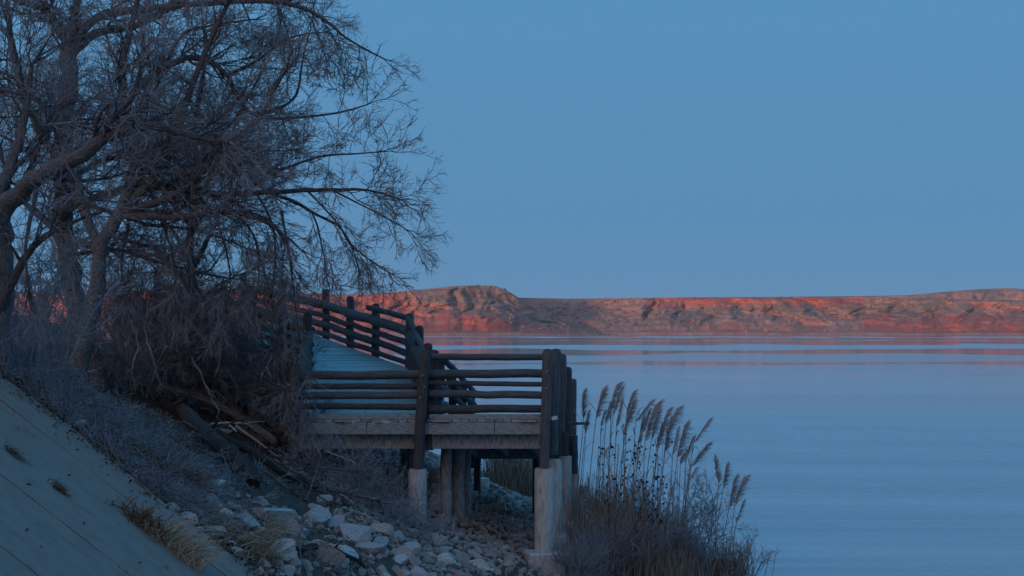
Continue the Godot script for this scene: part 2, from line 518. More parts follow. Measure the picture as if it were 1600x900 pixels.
# a line of cliffs: skyline in pixels -> real hills at their own distance
func cliffs(called: String, sky_line: Array, base_d: Array, rise: float, red_share: Callable, x0: float, x1: float, sd: int, label: String) -> Array:
	var mb := MB.new()
	mb.colored = true
	var cols := int((x1 - x0) / 2.6)
	var prof := 64
	var f := FastNoiseLite.new()
	f.seed = sd; f.frequency = 1.0
	f.fractal_octaves = 4
	var spots := []
	var grid := []
	for i in cols + 1:
		var X := lerpf(x0, x1, float(i) / cols)
		var d0 := smooth_table(base_d, X)
		var wx := (X - 800.0) / F * d0
		# gullies: ridged noise along the shore
		var y_top := px(X, smooth_table(sky_line, X), d0 + rise).y
		for k in prof + 1:
			var t := float(k) / prof
			var y: float
			var back: float
			# beach, bench of clay, scree, rim, plateau
			if t < 0.06:
				y = lerpf(-0.6, 0.03, t / 0.06); back = lerpf(-14.0, 0.0, t / 0.06)
			elif t < 0.9:
				var s := (t - 0.06) / 0.84
				var shape := smooth_table([[0.0, 0.03], [0.12, 0.10], [0.3, 0.36], [0.5, 0.52], [0.7, 0.72], [0.85, 0.93], [1.0, 1.0]], s)
				shape += 0.012 * sin(shape * 44.0 + f.get_noise_1d(wx * 0.01) * 5.0) * (1.0 - shape)
				y = lerpf(0.03, 1.0, (shape - 0.03) / 0.97) * y_top
				back = s * rise
				var mid := sin(s * PI)
				var lean := wx + f.get_noise_2d(wx * 0.006, 31.0) * 60.0 * s + f.get_noise_2d(wx * 0.02, s * 2.0) * 14.0
				var g := 1.0 - absf(f.get_noise_2d(lean * 0.012, 3.0 + s * 0.5)) * 2.0
				var g2 := 1.0 - absf(f.get_noise_2d(lean * 0.045, 9.0 + s)) * 2.0
				back += (g * 20.0 + g2 * 5.0) * mid * rise / 90.0
				back += f.get_noise_3d(wx * 0.05, y * 0.2, 7.0) * 6.0 * mid
				y += f.get_noise_3d(wx * 0.09, back * 0.09, 2.0) * 0.9 * mid * (1.0 - s)
			else:
				var s2 := (t - 0.9) / 0.1
				back = rise + s2 * s2 * 700.0
				y = y_top * (1.0 - 0.25 * s2) + f.get_noise_2d(wx * 0.05, back * 0.03) * 0.6 * (1.0 - s2)
			mb.v.append(Vector3(wx * (d0 + back) / d0, y, -(d0 + back)))
			mb.uv.append(Vector2.ZERO)
			# colour of the ground: clay, scree and scrub
			var hh := clampf(y / maxf(y_top, 1.0), 0.0, 1.0)
			var n1 := f.get_noise_3d(wx * 0.011 + y * 0.02, y * 0.05, 20.0)
			var n2 := f.get_noise_3d(wx * 0.07, y * 0.22, 40.0)
			var n3 := f.get_noise_3d(wx * 0.3, y * 0.8, 60.0)
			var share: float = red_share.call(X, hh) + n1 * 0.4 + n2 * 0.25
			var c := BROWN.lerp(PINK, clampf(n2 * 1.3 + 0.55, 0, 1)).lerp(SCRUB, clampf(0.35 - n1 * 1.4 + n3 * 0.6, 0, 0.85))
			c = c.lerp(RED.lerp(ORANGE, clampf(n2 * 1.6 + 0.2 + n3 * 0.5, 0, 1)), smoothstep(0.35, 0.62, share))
			if n3 > 0.2 and hh > 0.25: c = c.lerp(PALE, clampf((n3 - 0.2) * 2.0, 0, 0.45))
			if t >= 0.9: c = SCRUB.lerp(BROWN, clampf(n2 + 0.4, 0, 1))
			elif t < 0.09: c = ORANGE.lerp(PALE, clampf(n2 + 0.5, 0, 1))
			c *= (1.0 + n3 * 0.2) * rnd(0.76, 1.24)
			mb.c.append(c)
			if t > 0.1 and t < 0.93 and rng.randf() < 0.05 and share < 0.55 + rng.randf() * 0.2:
				spots.append(mb.v[-1])
	mb.n.resize(mb.v.size())
	var w := prof + 1
	for i in cols:
		for k in prof:
			var a := i * w + k
			mb.ix.append_array(PackedInt32Array([a, a + 1, a + w + 1, a, a + w + 1, a + w]))
	for q in range(0, mb.ix.size(), 3):
		var fn := (mb.v[mb.ix[q + 2]] - mb.v[mb.ix[q]]).cross(mb.v[mb.ix[q + 1]] - mb.v[mb.ix[q]])
		for e in 3: mb.n[mb.ix[q + e]] += fn
	for q in mb.n.size(): mb.n[q] = mb.n[q].normalized()
	structure(called, mb.mesh(M.clay), label)
	return spots

func rock_mesh(sd: int, sub: int, planes: int, flat: Vector3, m: Material) -> ArrayMesh:
	var r := RandomNumberGenerator.new()
	r.seed = sd
	var s := SphereMesh.new()
	s.radius = 1.0; s.height = 2.0; s.radial_segments = 4 + sub * 5; s.rings = 2 + sub * 3
	var a := s.get_mesh_arrays()
	var vs: PackedVector3Array = a[Mesh.ARRAY_VERTEX]
	var cuts := []
	for i in planes:
		cuts.append([Vector3(r.randf_range(-1, 1), r.randf_range(-1, 1), r.randf_range(-1, 1)).normalized(), r.randf_range(0.36, 0.66)])
	var f := FastNoiseLite.new()
	f.seed = sd; f.frequency = 1.4
	for i in vs.size():
		var p := vs[i]
		for c in cuts:
			var over: float = p.dot(c[0]) - c[1]
			if over > 0: p -= c[0] * over
		p *= 1.0 + f.get_noise_3dv(p) * 0.06
		vs[i] = p * flat
	var ixs: PackedInt32Array = a[Mesh.ARRAY_INDEX]
	var mb := MB.new()
	for q in range(0, ixs.size(), 3):
		var A := vs[ixs[q]]
		var B := vs[ixs[q + 1]]
		var C := vs[ixs[q + 2]]
		if (C - A).cross(B - A).length() > 1e-7: mb.tri_flat(A, B, C)
	return mb.mesh(m)

# ---------------------------------------------------------------- pier
func log_mesh(a: Vector3, b: Vector3, r: float, dome := false, m: Material = null, sides := 12) -> ArrayMesh:
	var mb := MB.new()
	var pts := []
	var rad := []
	var n := 6
	var dir := (b - a).normalized()
	for i in n + 1:
		var t := float(i) / n
		var w := rvec() * r * 0.13
		pts.append(a.lerp(b, t) + (w if i > 0 and i < n else Vector3.ZERO))
		rad.append(r * rnd(0.95, 1.04))
	if dome:
		for s in [[0.3, 0.93], [0.55, 0.78], [0.72, 0.52], [0.8, 0.2]]:
			pts.append(b + dir * r * s[0]); rad.append(r * s[1])
	mb.tube(pts, rad, sides, true, 1.0)
	return mb.mesh(m if m else M["log_wood_%d" % (rng.randi() % 3)])

func board(at: Transform3D, size: Vector3, m: Material, bev := 0.006) -> ArrayMesh:
	var mb := MB.new()
	mb.box(Transform3D(), size, bev)
	return mb.mesh(m)

func put_board(called: String, a: Vector3, b: Vector3, wide: float, thick: float, m: Material, parent: Node3D, side := Vector3.ZERO) -> MeshInstance3D:
	# a board from a to b; local x runs along it
	var x := (b - a).normalized()
	var z := side if side != Vector3.ZERO else x.cross(Vector3.UP).normalized()
	z = (z - x * z.dot(x)).normalized()
	var y := z.cross(x)
	var o := MeshInstance3D.new()
	o.name = called
	o.mesh = board(Transform3D(), Vector3(a.distance_to(b), thick, wide), m)
	parent.add_child(o, true)
	o.transform = Transform3D(Basis(x, y, z), (a + b) * 0.5 - parent.position)
	return o

func decking(from_l: Vector3, from_r: Vector3, to_l: Vector3, to_r: Vector3, root: Node3D, gap := 0.014) -> void:
	# planks across, between two edges
	var n := int(maxf(from_l.distance_to(to_l), from_r.distance_to(to_r)) / 0.148)
	for i in n:
		var t := (i + 0.5) / n
		var w := lerpf(0, from_l.distance_to(to_l), 1.0 / n) * 0.5 + lerpf(0, from_r.distance_to(to_r), 1.0 / n) * 0.5 - gap
		var a := from_l.lerp(to_l, t)
		var b := from_r.lerp(to_r, t)
		var e := (b - a).normalized() * rnd(-0.012, 0.012)
		var along_deck := (to_l - from_l).normalized()
		var up := along_deck.cross((b - a).normalized())
		if up.y < 0: up = -up
		var dn := -up * 0.02 + Vector3(0, rnd(-0.003, 0.003), 0)
		put_board("deck_plank", a + e + dn, b + e + dn, w, 0.04, M["deck_board_%d" % (rng.randi() % 3)], root, along_deck)

func railing(p: Array, heights: Array, radii: Array, root: Node3D, over := 0.06) -> void:
	# logs between the points p (on the deck edge) at the given heights
	for h in heights.size():
		for i in p.size() - 1:
			var a: Vector3 = p[i] + Vector3(0, heights[h] + rnd(-0.022, 0.022), 0)
			var b: Vector3 = p[i + 1] + Vector3(0, heights[h] + rnd(-0.012, 0.012), 0)
			var e := (b - a).normalized() * over
			part("rail", log_mesh(a - e, b + e, radii[h] * rnd(0.93, 1.05)), root)

func post(foot: Vector3, top: float, r: float, root: Node3D, lean := Vector3.ZERO) -> MeshInstance3D:
	var o := part("post", log_mesh(foot, Vector3(foot.x, top - r * 0.8, foot.z) + lean, r, true), root)
	return o

func bolt(at: Vector3, root: Node3D) -> void:
	var mb := MB.new()
	mb.tube([at, at + Vector3(0, 0, 0.02), at + Vector3(0, 0, 0.03)], [0.018, 0.018, 0.01], 8, true)
	part("bolt", mb.mesh(M.bolt_metal), root)

func pillar(x: float, d: float, top: float, r: float, root: Node3D, foot := Vector3.ZERO) -> void:
	var g := bank(x, d) - 0.35
	var mb := MB.new()
	var pts := []
	var rad := []
	for s in [[0.0, 1.02], [0.25, 1.0], [0.5, 1.0], [0.75, 0.99]]:
		pts.append(Vector3(x, lerpf(g, top, s[0]), -d)); rad.append(r * s[1])
	pts.append(Vector3(x, top - 0.02, -d)); rad.append(r * 0.99)
	pts.append(Vector3(x, top, -d)); rad.append(r * 0.9)
	mb.tube(pts, rad, 22, true)
	var o := part("concrete_pillar", mb.mesh(M.concrete), root)
	if foot != Vector3.ZERO:
		var b := MB.new()
		b.box(Transform3D(Basis(Vector3.UP, rnd(-0.15, 0.15)), Vector3(x, g + 0.35 + foot.y * 0.25, -d)), foot, 0.02)
		part("footing", b.mesh(M.concrete), o)

func pier() -> void:
	var Y := 3.08
	var root := thing("fishing_pier", Vector3(-1.5, 1.4, -26.0), "dark timber log-rail pier with ramps on round concrete pillars at the bank", "pier")
	# edges of the deck, far and near side of the ramp that comes down from the bank
	var P9 := Vector3(-6.5, 4.92, -36.8)
	var P0 := Vector3(-4.2, 4.48, -33.0)
	var P1 := Vector3(-1.98, 3.87, -29.3)
	var P2 := Vector3(-1.45, Y + 0.004, -26.95)
	var N9 := Vector3(-8.25, 4.92, -35.8)
	var N0 := Vector3(-5.95, 4.48, -32.0)
	var N1 := Vector3(-3.72, 3.87, -28.3)
	var N2 := Vector3(-3.62, Y + 0.004, -26.75)
	decking(N9, P9, N0, P0, root)
	decking(N0, P0, N1, P1, root)
	decking(N1, P1, N2, P2, root)
	# landing: planks run from the front edge back
	var fl := Vector3(-3.65, Y, -25.98)
	var fr := Vector3(0.56, Y, -25.98)
	decking(fl, fl + Vector3(0, 0, -0.74), Vector3(-1.45, Y, -25.98), Vector3(-1.45, Y, -26.93), root)
	decking(Vector3(-1.44, Y, -25.98), Vector3(-1.44, Y, -27.6), fr, fr + Vector3(0.1, 0, -1.62), root)
	# gangway down to the water, away from the camera
	var gl := Vector3(-1.30, Y, -27.62)
	var gr := Vector3(0.72, Y, -27.62)
	var el := Vector3(-0.78, 2.22, -31.9)
	var er := Vector3(1.2, 2.22, -31.9)
	decking(gl, gr, el, er, root)
	# fascia, joists, stringers, beams
	for s in [[-3.66, -2.45], [-2.44, -1.42], [-1.41, -0.3], [-0.29, 0.57]]:
		put_board("fascia_board", Vector3(s[0], Y - 0.145, -25.94), Vector3(s[1], Y - 0.145, -25.94), 0.05, 0.2, M.grey_board, root)
	put_board("kerb_board", Vector3(-3.6, Y + 0.045, -26.03), Vector3(-1.5, Y + 0.045, -26.03), 0.1, 0.09, M.grey_board, root)
	put_board("kerb_board", Vector3(-1.4, Y + 0.045, -26.03), Vector3(0.5, Y + 0.045, -26.03), 0.1, 0.09, M.grey_board, root)
	for k in 9:
		var jx := -3.5 + k * 0.49
		put_board("joist", Vector3(jx, Y - 0.15, -26.0), Vector3(jx, Y - 0.15, -27.5), 0.06, 0.2, M.under_timber, root)
	put_board("beam", Vector3(-3.6, Y - 0.38, -26.25), Vector3(0.62, Y - 0.38, -26.25), 0.2, 0.25, M.under_timber, root)
	put_board("beam", Vector3(-2.2, Y - 0.38, -27.45), Vector3(0.75, Y - 0.38, -27.45), 0.2, 0.25, M.under_timber, root)
	for t in [0.02, 0.35, 0.68, 0.98]:
		put_board("stringer", gl.lerp(gr, t) + Vector3(0, -0.15, 0), el.lerp(er, t) + Vector3(0, -0.15, 0), 0.08, 0.22, M.under_timber, root)
	put_board("beam", el + Vector3(-0.1, -0.16, 0.03), er + Vector3(0.1, -0.16, 0.03), 0.18, 0.26, M.under_timber, root)
	for pr in [[P9, P0], [P0, P1], [P1, P2], [N9, N0], [N0, N1], [N1, N2]]:
		var inw: Vector3 = Vector3(0, -0.16, 0)
		put_board("stringer", pr[0] + inw, pr[1] + inw, 0.08, 0.24, M.grey_board if pr[0] == N0 or pr[0] == N9 else M.under_timber, root)
	for q in [P0.lerp(N0, 0.5), P1.lerp(N1, 0.5)]:
		put_board("beam", q + Vector3(-0.9, -0.4, 0.5), q + Vector3(0.9, -0.4, -0.5), 0.16, 0.22, M.under_timber, root)
	# loose ends of joists and a pale strip on the front
	for s in [[-2.83, 0.28], [-2.24, 0.12], [-1.2, 0.3], [0.26, 0.3]]:
		put_board("joist_end", Vector3(s[0] - s[1] * 0.5, Y - 0.02, -25.9), Vector3(s[0] + s[1] * 0.5, Y - 0.02, -25.9), 0.06, 0.035, M.grey_board, root)
	# front rails
	railing([Vector3(-3.62, Y, -26.05), Vector3(-1.52, Y, -26.05)], [0.75, 0.57, 0.41, 0.21], [0.075, 0.05, 0.06, 0.052], root)
	railing([Vector3(-1.34, Y, -26.05), Vector3(0.5, Y, -26.0)], [1.06, 0.77, 0.6, 0.42, 0.17], [0.058, 0.075, 0.045, 0.068, 0.066], root)
	# front posts, down to the pillars
	part("post", log_mesh(Vector3(-1.585, 2.2, -25.86), Vector3(-1.45, 4.2, -25.86), 0.092, true), root)
	part("post", log_mesh(Vector3(-1.42, 2.55, -26.2), Vector3(-1.33, 4.19, -26.25), 0.085, true), root)
	part("post", log_mesh(Vector3(0.545, 2.2, -25.84), Vector3(0.60, 4.21, -25.84), 0.085, true), root)
	part("post", log_mesh(Vector3(0.70, 2.45, -26.55), Vector3(0.76, 4.2, -26.55), 0.09, true), root)
	for b in [[-1.5, 3.83, -25.77], [-1.47, 3.64, -25.77], [-1.54, 3.46, -25.77], [0.57, 3.62, -25.75], [0.585, 3.9, -25.75]]:
		bolt(Vector3(b[0], b[1], b[2]), root)
	put_board("bracket", Vector3(0.66, 3.1, -25.86), Vector3(0.76, 3.12, -25.9), 0.05, 0.06, M.pale_metal, root)
	# rails and posts of the gangway
	var gp := []
	var gq := []
	for k in 5:
		var t := [-0.1, 0.07, 0.39, 0.7, 0.97][k] as float
		gp.append(gl.lerp(el, t) + Vector3(0.06, 0, 0))
		gq.append(gr.lerp(er, t) + Vector3(0.02, 0, 0))
	gp[0].y = Y; gq[0].y = Y
	railing(gp, [1.02, 0.74, 0.5, 0.22], [0.055, 0.06, 0.05, 0.06], root)
	railing(gq, [1.02, 0.74, 0.5, 0.22], [0.055, 0.06, 0.05, 0.06], root)
	for k in range(1, 5):
		part("post", log_mesh(gp[k] + Vector3(-0.1, -0.5, 0), gp[k] + Vector3(-0.1, 1.04, 0), 0.08, true), root)
	for k in range(1, 4):
		part("post", log_mesh(gq[k] + Vector3(0.11, -0.85, 0), gq[k] + Vector3(0.13, 1.08, 0), 0.085, true), root)
	put_board("brace", Vector3(1.0, 2.86, -28.4), Vector3(1.42, 2.88, -28.3), 0.05, 0.05, M.log_wood, root)
	# far side of the ramp: posts and rails
	var fp := []
	for t in [-0.98, -0.45, 0.097, 0.38, 0.659, 1.05]:
		var q: Vector3 = P0.lerp(P1, t) if t >= 0 else P0.lerp(P9, -t)
		if t > 1.0: q = P1
		fp.append(q)
		part("post", log_mesh(q + Vector3(0.02, -0.35, -0.1), q + Vector3(0.02, 0.98, -0.1), 0.082, true), root)
	railing(fp, [0.70, 0.46, 0.28, 0.09], [0.095, 0.06, 0.07, 0.055], root)
	railing([fp[4] + Vector3(-0.1, 0, 0), fp[5]], [0.95], [0.06], root)
	var lp := [P1, P1.lerp(P2, 0.4), P1.lerp(P2, 0.8), P2 + Vector3(0.1, 0, 0)]
	railing(lp, [0.95, 0.66, 0.44, 0.26, 0.09], [0.058, 0.085, 0.06, 0.065, 0.055], root)
	for q in [lp[1], lp[2]]:
		part("post", log_mesh(q + Vector3(0.05, -0.3, -0.1), q + Vector3(0.05, 1.05, -0.1), 0.085, true), root)
	# near side
	var np := []
	for t in [-0.98, -0.45, 0.0, 0.36, 0.7, 1.0]:
		var q: Vector3 = N0.lerp(N1, t) if t >= 0 else N0.lerp(N9, -t)
		np.append(q)
		part("post", log_mesh(q + Vector3(-0.03, -0.55, 0.1), q + Vector3(-0.03, 0.98, 0.1), 0.085, true), root)
	railing(np, [0.70, 0.46, 0.28, 0.09], [0.085, 0.06, 0.06, 0.055], root)
	railing([N1, N2 + Vector3(-0.02, 0, 0.6)], [0.70, 0.46, 0.28], [0.08, 0.06, 0.06], root)
	part("post", log_mesh(Vector3(-3.66, 2.0, -25.86), Vector3(-3.66, 3.95, -25.86), 0.085, true), root)
	# piles under the ramps
	for q in [[N0, 0.1], [N0.lerp(N1, 0.5), 0.1], [N1, 0.11], [P0, 0.1], [P1, 0.11], [P0.lerp(P1, 0.5), 0.1], [N9, 0.1], [P9, 0.1]]:
		var c: Vector3 = q[0]
		part("pile", log_mesh(Vector3(c.x, bank(c.x, -c.z) - 0.3, c.z), Vector3(c.x, c.y - 0.28, c.z), q[1], false, M.under_timber), root)
	for q in [[697, 26.9, 0.1], [716, 27.6, 0.11], [728, 28.6, 0.1], [645, 27.4, 0.1], [633, 28.6, 0.09], [700, 29.4, 0.11]]:
		var c2 := px(q[0], 690, q[1])
		part("pile", log_mesh(Vector3(c2.x, bank(c2.x, q[1]) - 0.3, c2.z), Vector3(c2.x, Y - 0.26, c2.z), q[2], false, M.under_timber), root)
	# concrete pillars
	pillar(-1.585, 25.9, 2.26, 0.155, root)
	pillar(-1.36, 27.6, 2.12, 0.13, root)
	pillar(0.54, 25.9, 2.27, 0.165, root, Vector3(0.62, 0.36, 0.6))
	pillar(0.74, 26.6, 2.36, 0.125, root, Vector3(0.4, 0.6, 0.4))
	pillar(0.95, 27.9, 2.31, 0.135, root, Vector3(0.45, 0.9, 0.45))
	pillar(1.17, 29.1, 1.87, 0.105, root, Vector3(0.36, 1.0, 0.4))
	pillar(1.46, 31.0, 1.46, 0.115, root, Vector3(0.6, 1.1, 0.5))
	pillar(-0.67, 33.6, 1.36, 0.18, root)
	for q in [[0.95, 27.9, 2.3, 2.75], [1.17, 29.1, 1.85, 2.6], [-0.72, 31.9, 0.6, 2.0], [0.5, 31.95, 0.3, 2.0]]:
		part("post", log_mesh(Vector3(q[0], q[2], -q[1]), Vector3(q[0], q[3], -q[1]), 0.075), root)

# ---------------------------------------------------------------- woody plants
var sprays := []
func spray_meshes(m: Material, count: int, sd: int) -> Array:
	var keep := rng.state
	rng.seed = sd
	var o := []
	for s in count:
		var mb := MB.new()
		var pts := [Vector3.ZERO]
		var dir := Vector3.UP
		var p := Vector3.ZERO
		var bow := Vector3(rnd(-0.3, 0.3), 0, rnd(-0.3, 0.3))
		for i in 5:
			dir = (dir + rvec() * 0.24 + bow * 0.2).normalized()
			p += dir * 0.2
			pts.append(p)
		mb.twig(pts, 0.012, 0.007)
		for k in 8:
			var t := rnd(0.12, 0.98)
			var q := along(pts, t)
			var dd := (Vector3.UP * 0.75 + Vector3(rnd(-1, 1), rnd(-0.1, 0.3), rnd(-1, 1)).normalized() * 1.0 + bow * 0.4).normalized()
			var l := rnd(0.2, 0.62) * (1.15 - t * 0.5)
			var a := [q]
			for i in 3:
				dd = (dd + rvec() * 0.27 + Vector3.UP * 0.12).normalized()
				q += dd * l / 3.0
				a.append(q)
			mb.twig(a, 0.009, 0.0055)
			if k % 2 == 0:
				var q2 := along(a, rnd(0.3, 0.7))
				var d2 := (dd + rvec() * 0.6).normalized()
				mb.twig([q2, q2 + d2 * l * 0.25, q2 + (d2 + rvec() * 0.2) * l * 0.45], 0.007, 0.005)
		o.append(mb.mesh(m))
	rng.state = keep
	return o

func spray_at(p: Vector3, dir: Vector3, s: float) -> Transform3D:
	var x := dir.cross(rvec()).normalized()
	if x.length() < 0.5: x = Vector3.RIGHT
	return Transform3D(Basis(x * s, dir * s, x.cross(dir).normalized() * s), p)

func grow(mb: MB, start: Vector3, dir: Vector3, length: float, r: float, level: int, trop: float, out: Array, dens: float, size := 0.5) -> void:
	var n := 5 if level == 1 else 4
	var pts := [start]
	var rad := [r]
	var d := dir
	var p := start
	for i in n:
		d = (d + rvec() * 0.3 + Vector3(0, trop, 0) * 0.2).normalized()
		p += d * length / n
		pts.append(p)
		rad.append(maxf(lerpf(r, r * 0.3, (i + 1.0) / n), 0.004))
	if r > 0.014: mb.tube(pts, rad, 5, false, 1.0)
	else: mb.twig(pts, r, maxf(r * 0.4, 0.004))
	if level < 2:
		var kids := int(length * 6.0 * dens) + 1
		for k in kids:
			var t := rnd(0.15, 0.97)
			var q := along(pts, t)
			var tan := (along(pts, t + 0.06) - along(pts, t - 0.06)).normalized()
			var c := (tan * rnd(0.6, 1.1) + rvec().normalized() * 0.8 + Vector3(0, trop * 0.4, 0)).normalized()
			grow(mb, q, c, length * rnd(0.3, 0.62) * (1.15 - t * 0.5), maxf(r * 0.5 * (1.1 - t * 0.6), 0.005), level + 1, trop, out, dens, size)
	var cnt := int(length * (2.0 if level == 1 else 3.7) * dens + rng.randf())
	for k in cnt + 1:
		var t := 1.0 if k == 0 else rnd(0.2, 0.98)
		var tan := (along(pts, t) - along(pts, t - 0.12)).normalized()
		var c := tan if k == 0 else (tan * 0.8 + rvec().normalized() * 0.75 + Vector3(0, trop * 0.3, 0)).normalized()
		out.append(spray_at(along(pts, t), c, size * rnd(0.55, 1.15)))

func limb(root: Node3D, called: String, spec: Array, out: Array, size := 0.5, twig_mat: Material = null) -> void:
	# spec: pixel points with distance, radius at start and end, children per metre, child length, trop
	var pts := []
	for q in spec[0]: pts.append(px(q[0], q[1], q[2]))
	pts = bez(pts, 5)
	var rad := []
	var total := 0.0
	for i in pts.size():
		rad.append(lerpf(spec[1], spec[2], float(i) / (pts.size() - 1)) * rnd(0.9, 1.1))
		if i > 0:
			total += pts[i].distance_to(pts[i - 1])
			if i < pts.size() - 1: pts[i] += rvec() * rad[i] * 0.25
	var mb := MB.new()
	mb.tube(pts, rad, 9 if spec[1] > 0.05 else 6, false, 1.0)
	var start: float = spec[6] if spec.size() > 6 else 0.1
	var kids := int(total * (1.0 - start) * spec[3] * 1.2)
	for k in kids:
		var t := rnd(start, 1.0)
		var q := along(pts, t)
		var tan := (along(pts, t + 0.04) - along(pts, t - 0.04)).normalized()
		var c := (tan * rnd(0.5, 1.2) + rvec().normalized() * Vector3(0.9, 0.9, 0.75) + Vector3(0, spec[5] * 0.5, 0)).normalized()
		var r := clampf(lerpf(spec[1], spec[2], t) * 0.42, 0.007, 0.03)
		grow(mb, q, c, spec[4] * rnd(0.5, 1.15) * (1.2 - 0.5 * t), r, 1, spec[5], out, 1.0, size)
	var end := (pts[-1] - pts[-3] as Vector3).normalized()
	for k in 3:
		grow(mb, pts[-1], (end + rvec() * 0.35).normalized(), spec[4] * rnd(0.35, 0.6), maxf(spec[2] * 0.8, 0.006), 2, spec[5] * 0.5, out, 1.0, size)
	part(called, mb.mesh(M.bark), root)

func twigs_of(root: Node3D, out: Array, meshes: Array) -> void:
	var lists := []
	for m in meshes: lists.append([])
	for i in out.size(): lists[i % meshes.size()].append(out[i])
	for i in meshes.size():
		if lists[i].size(): many("twigs", meshes[i], lists[i], root)

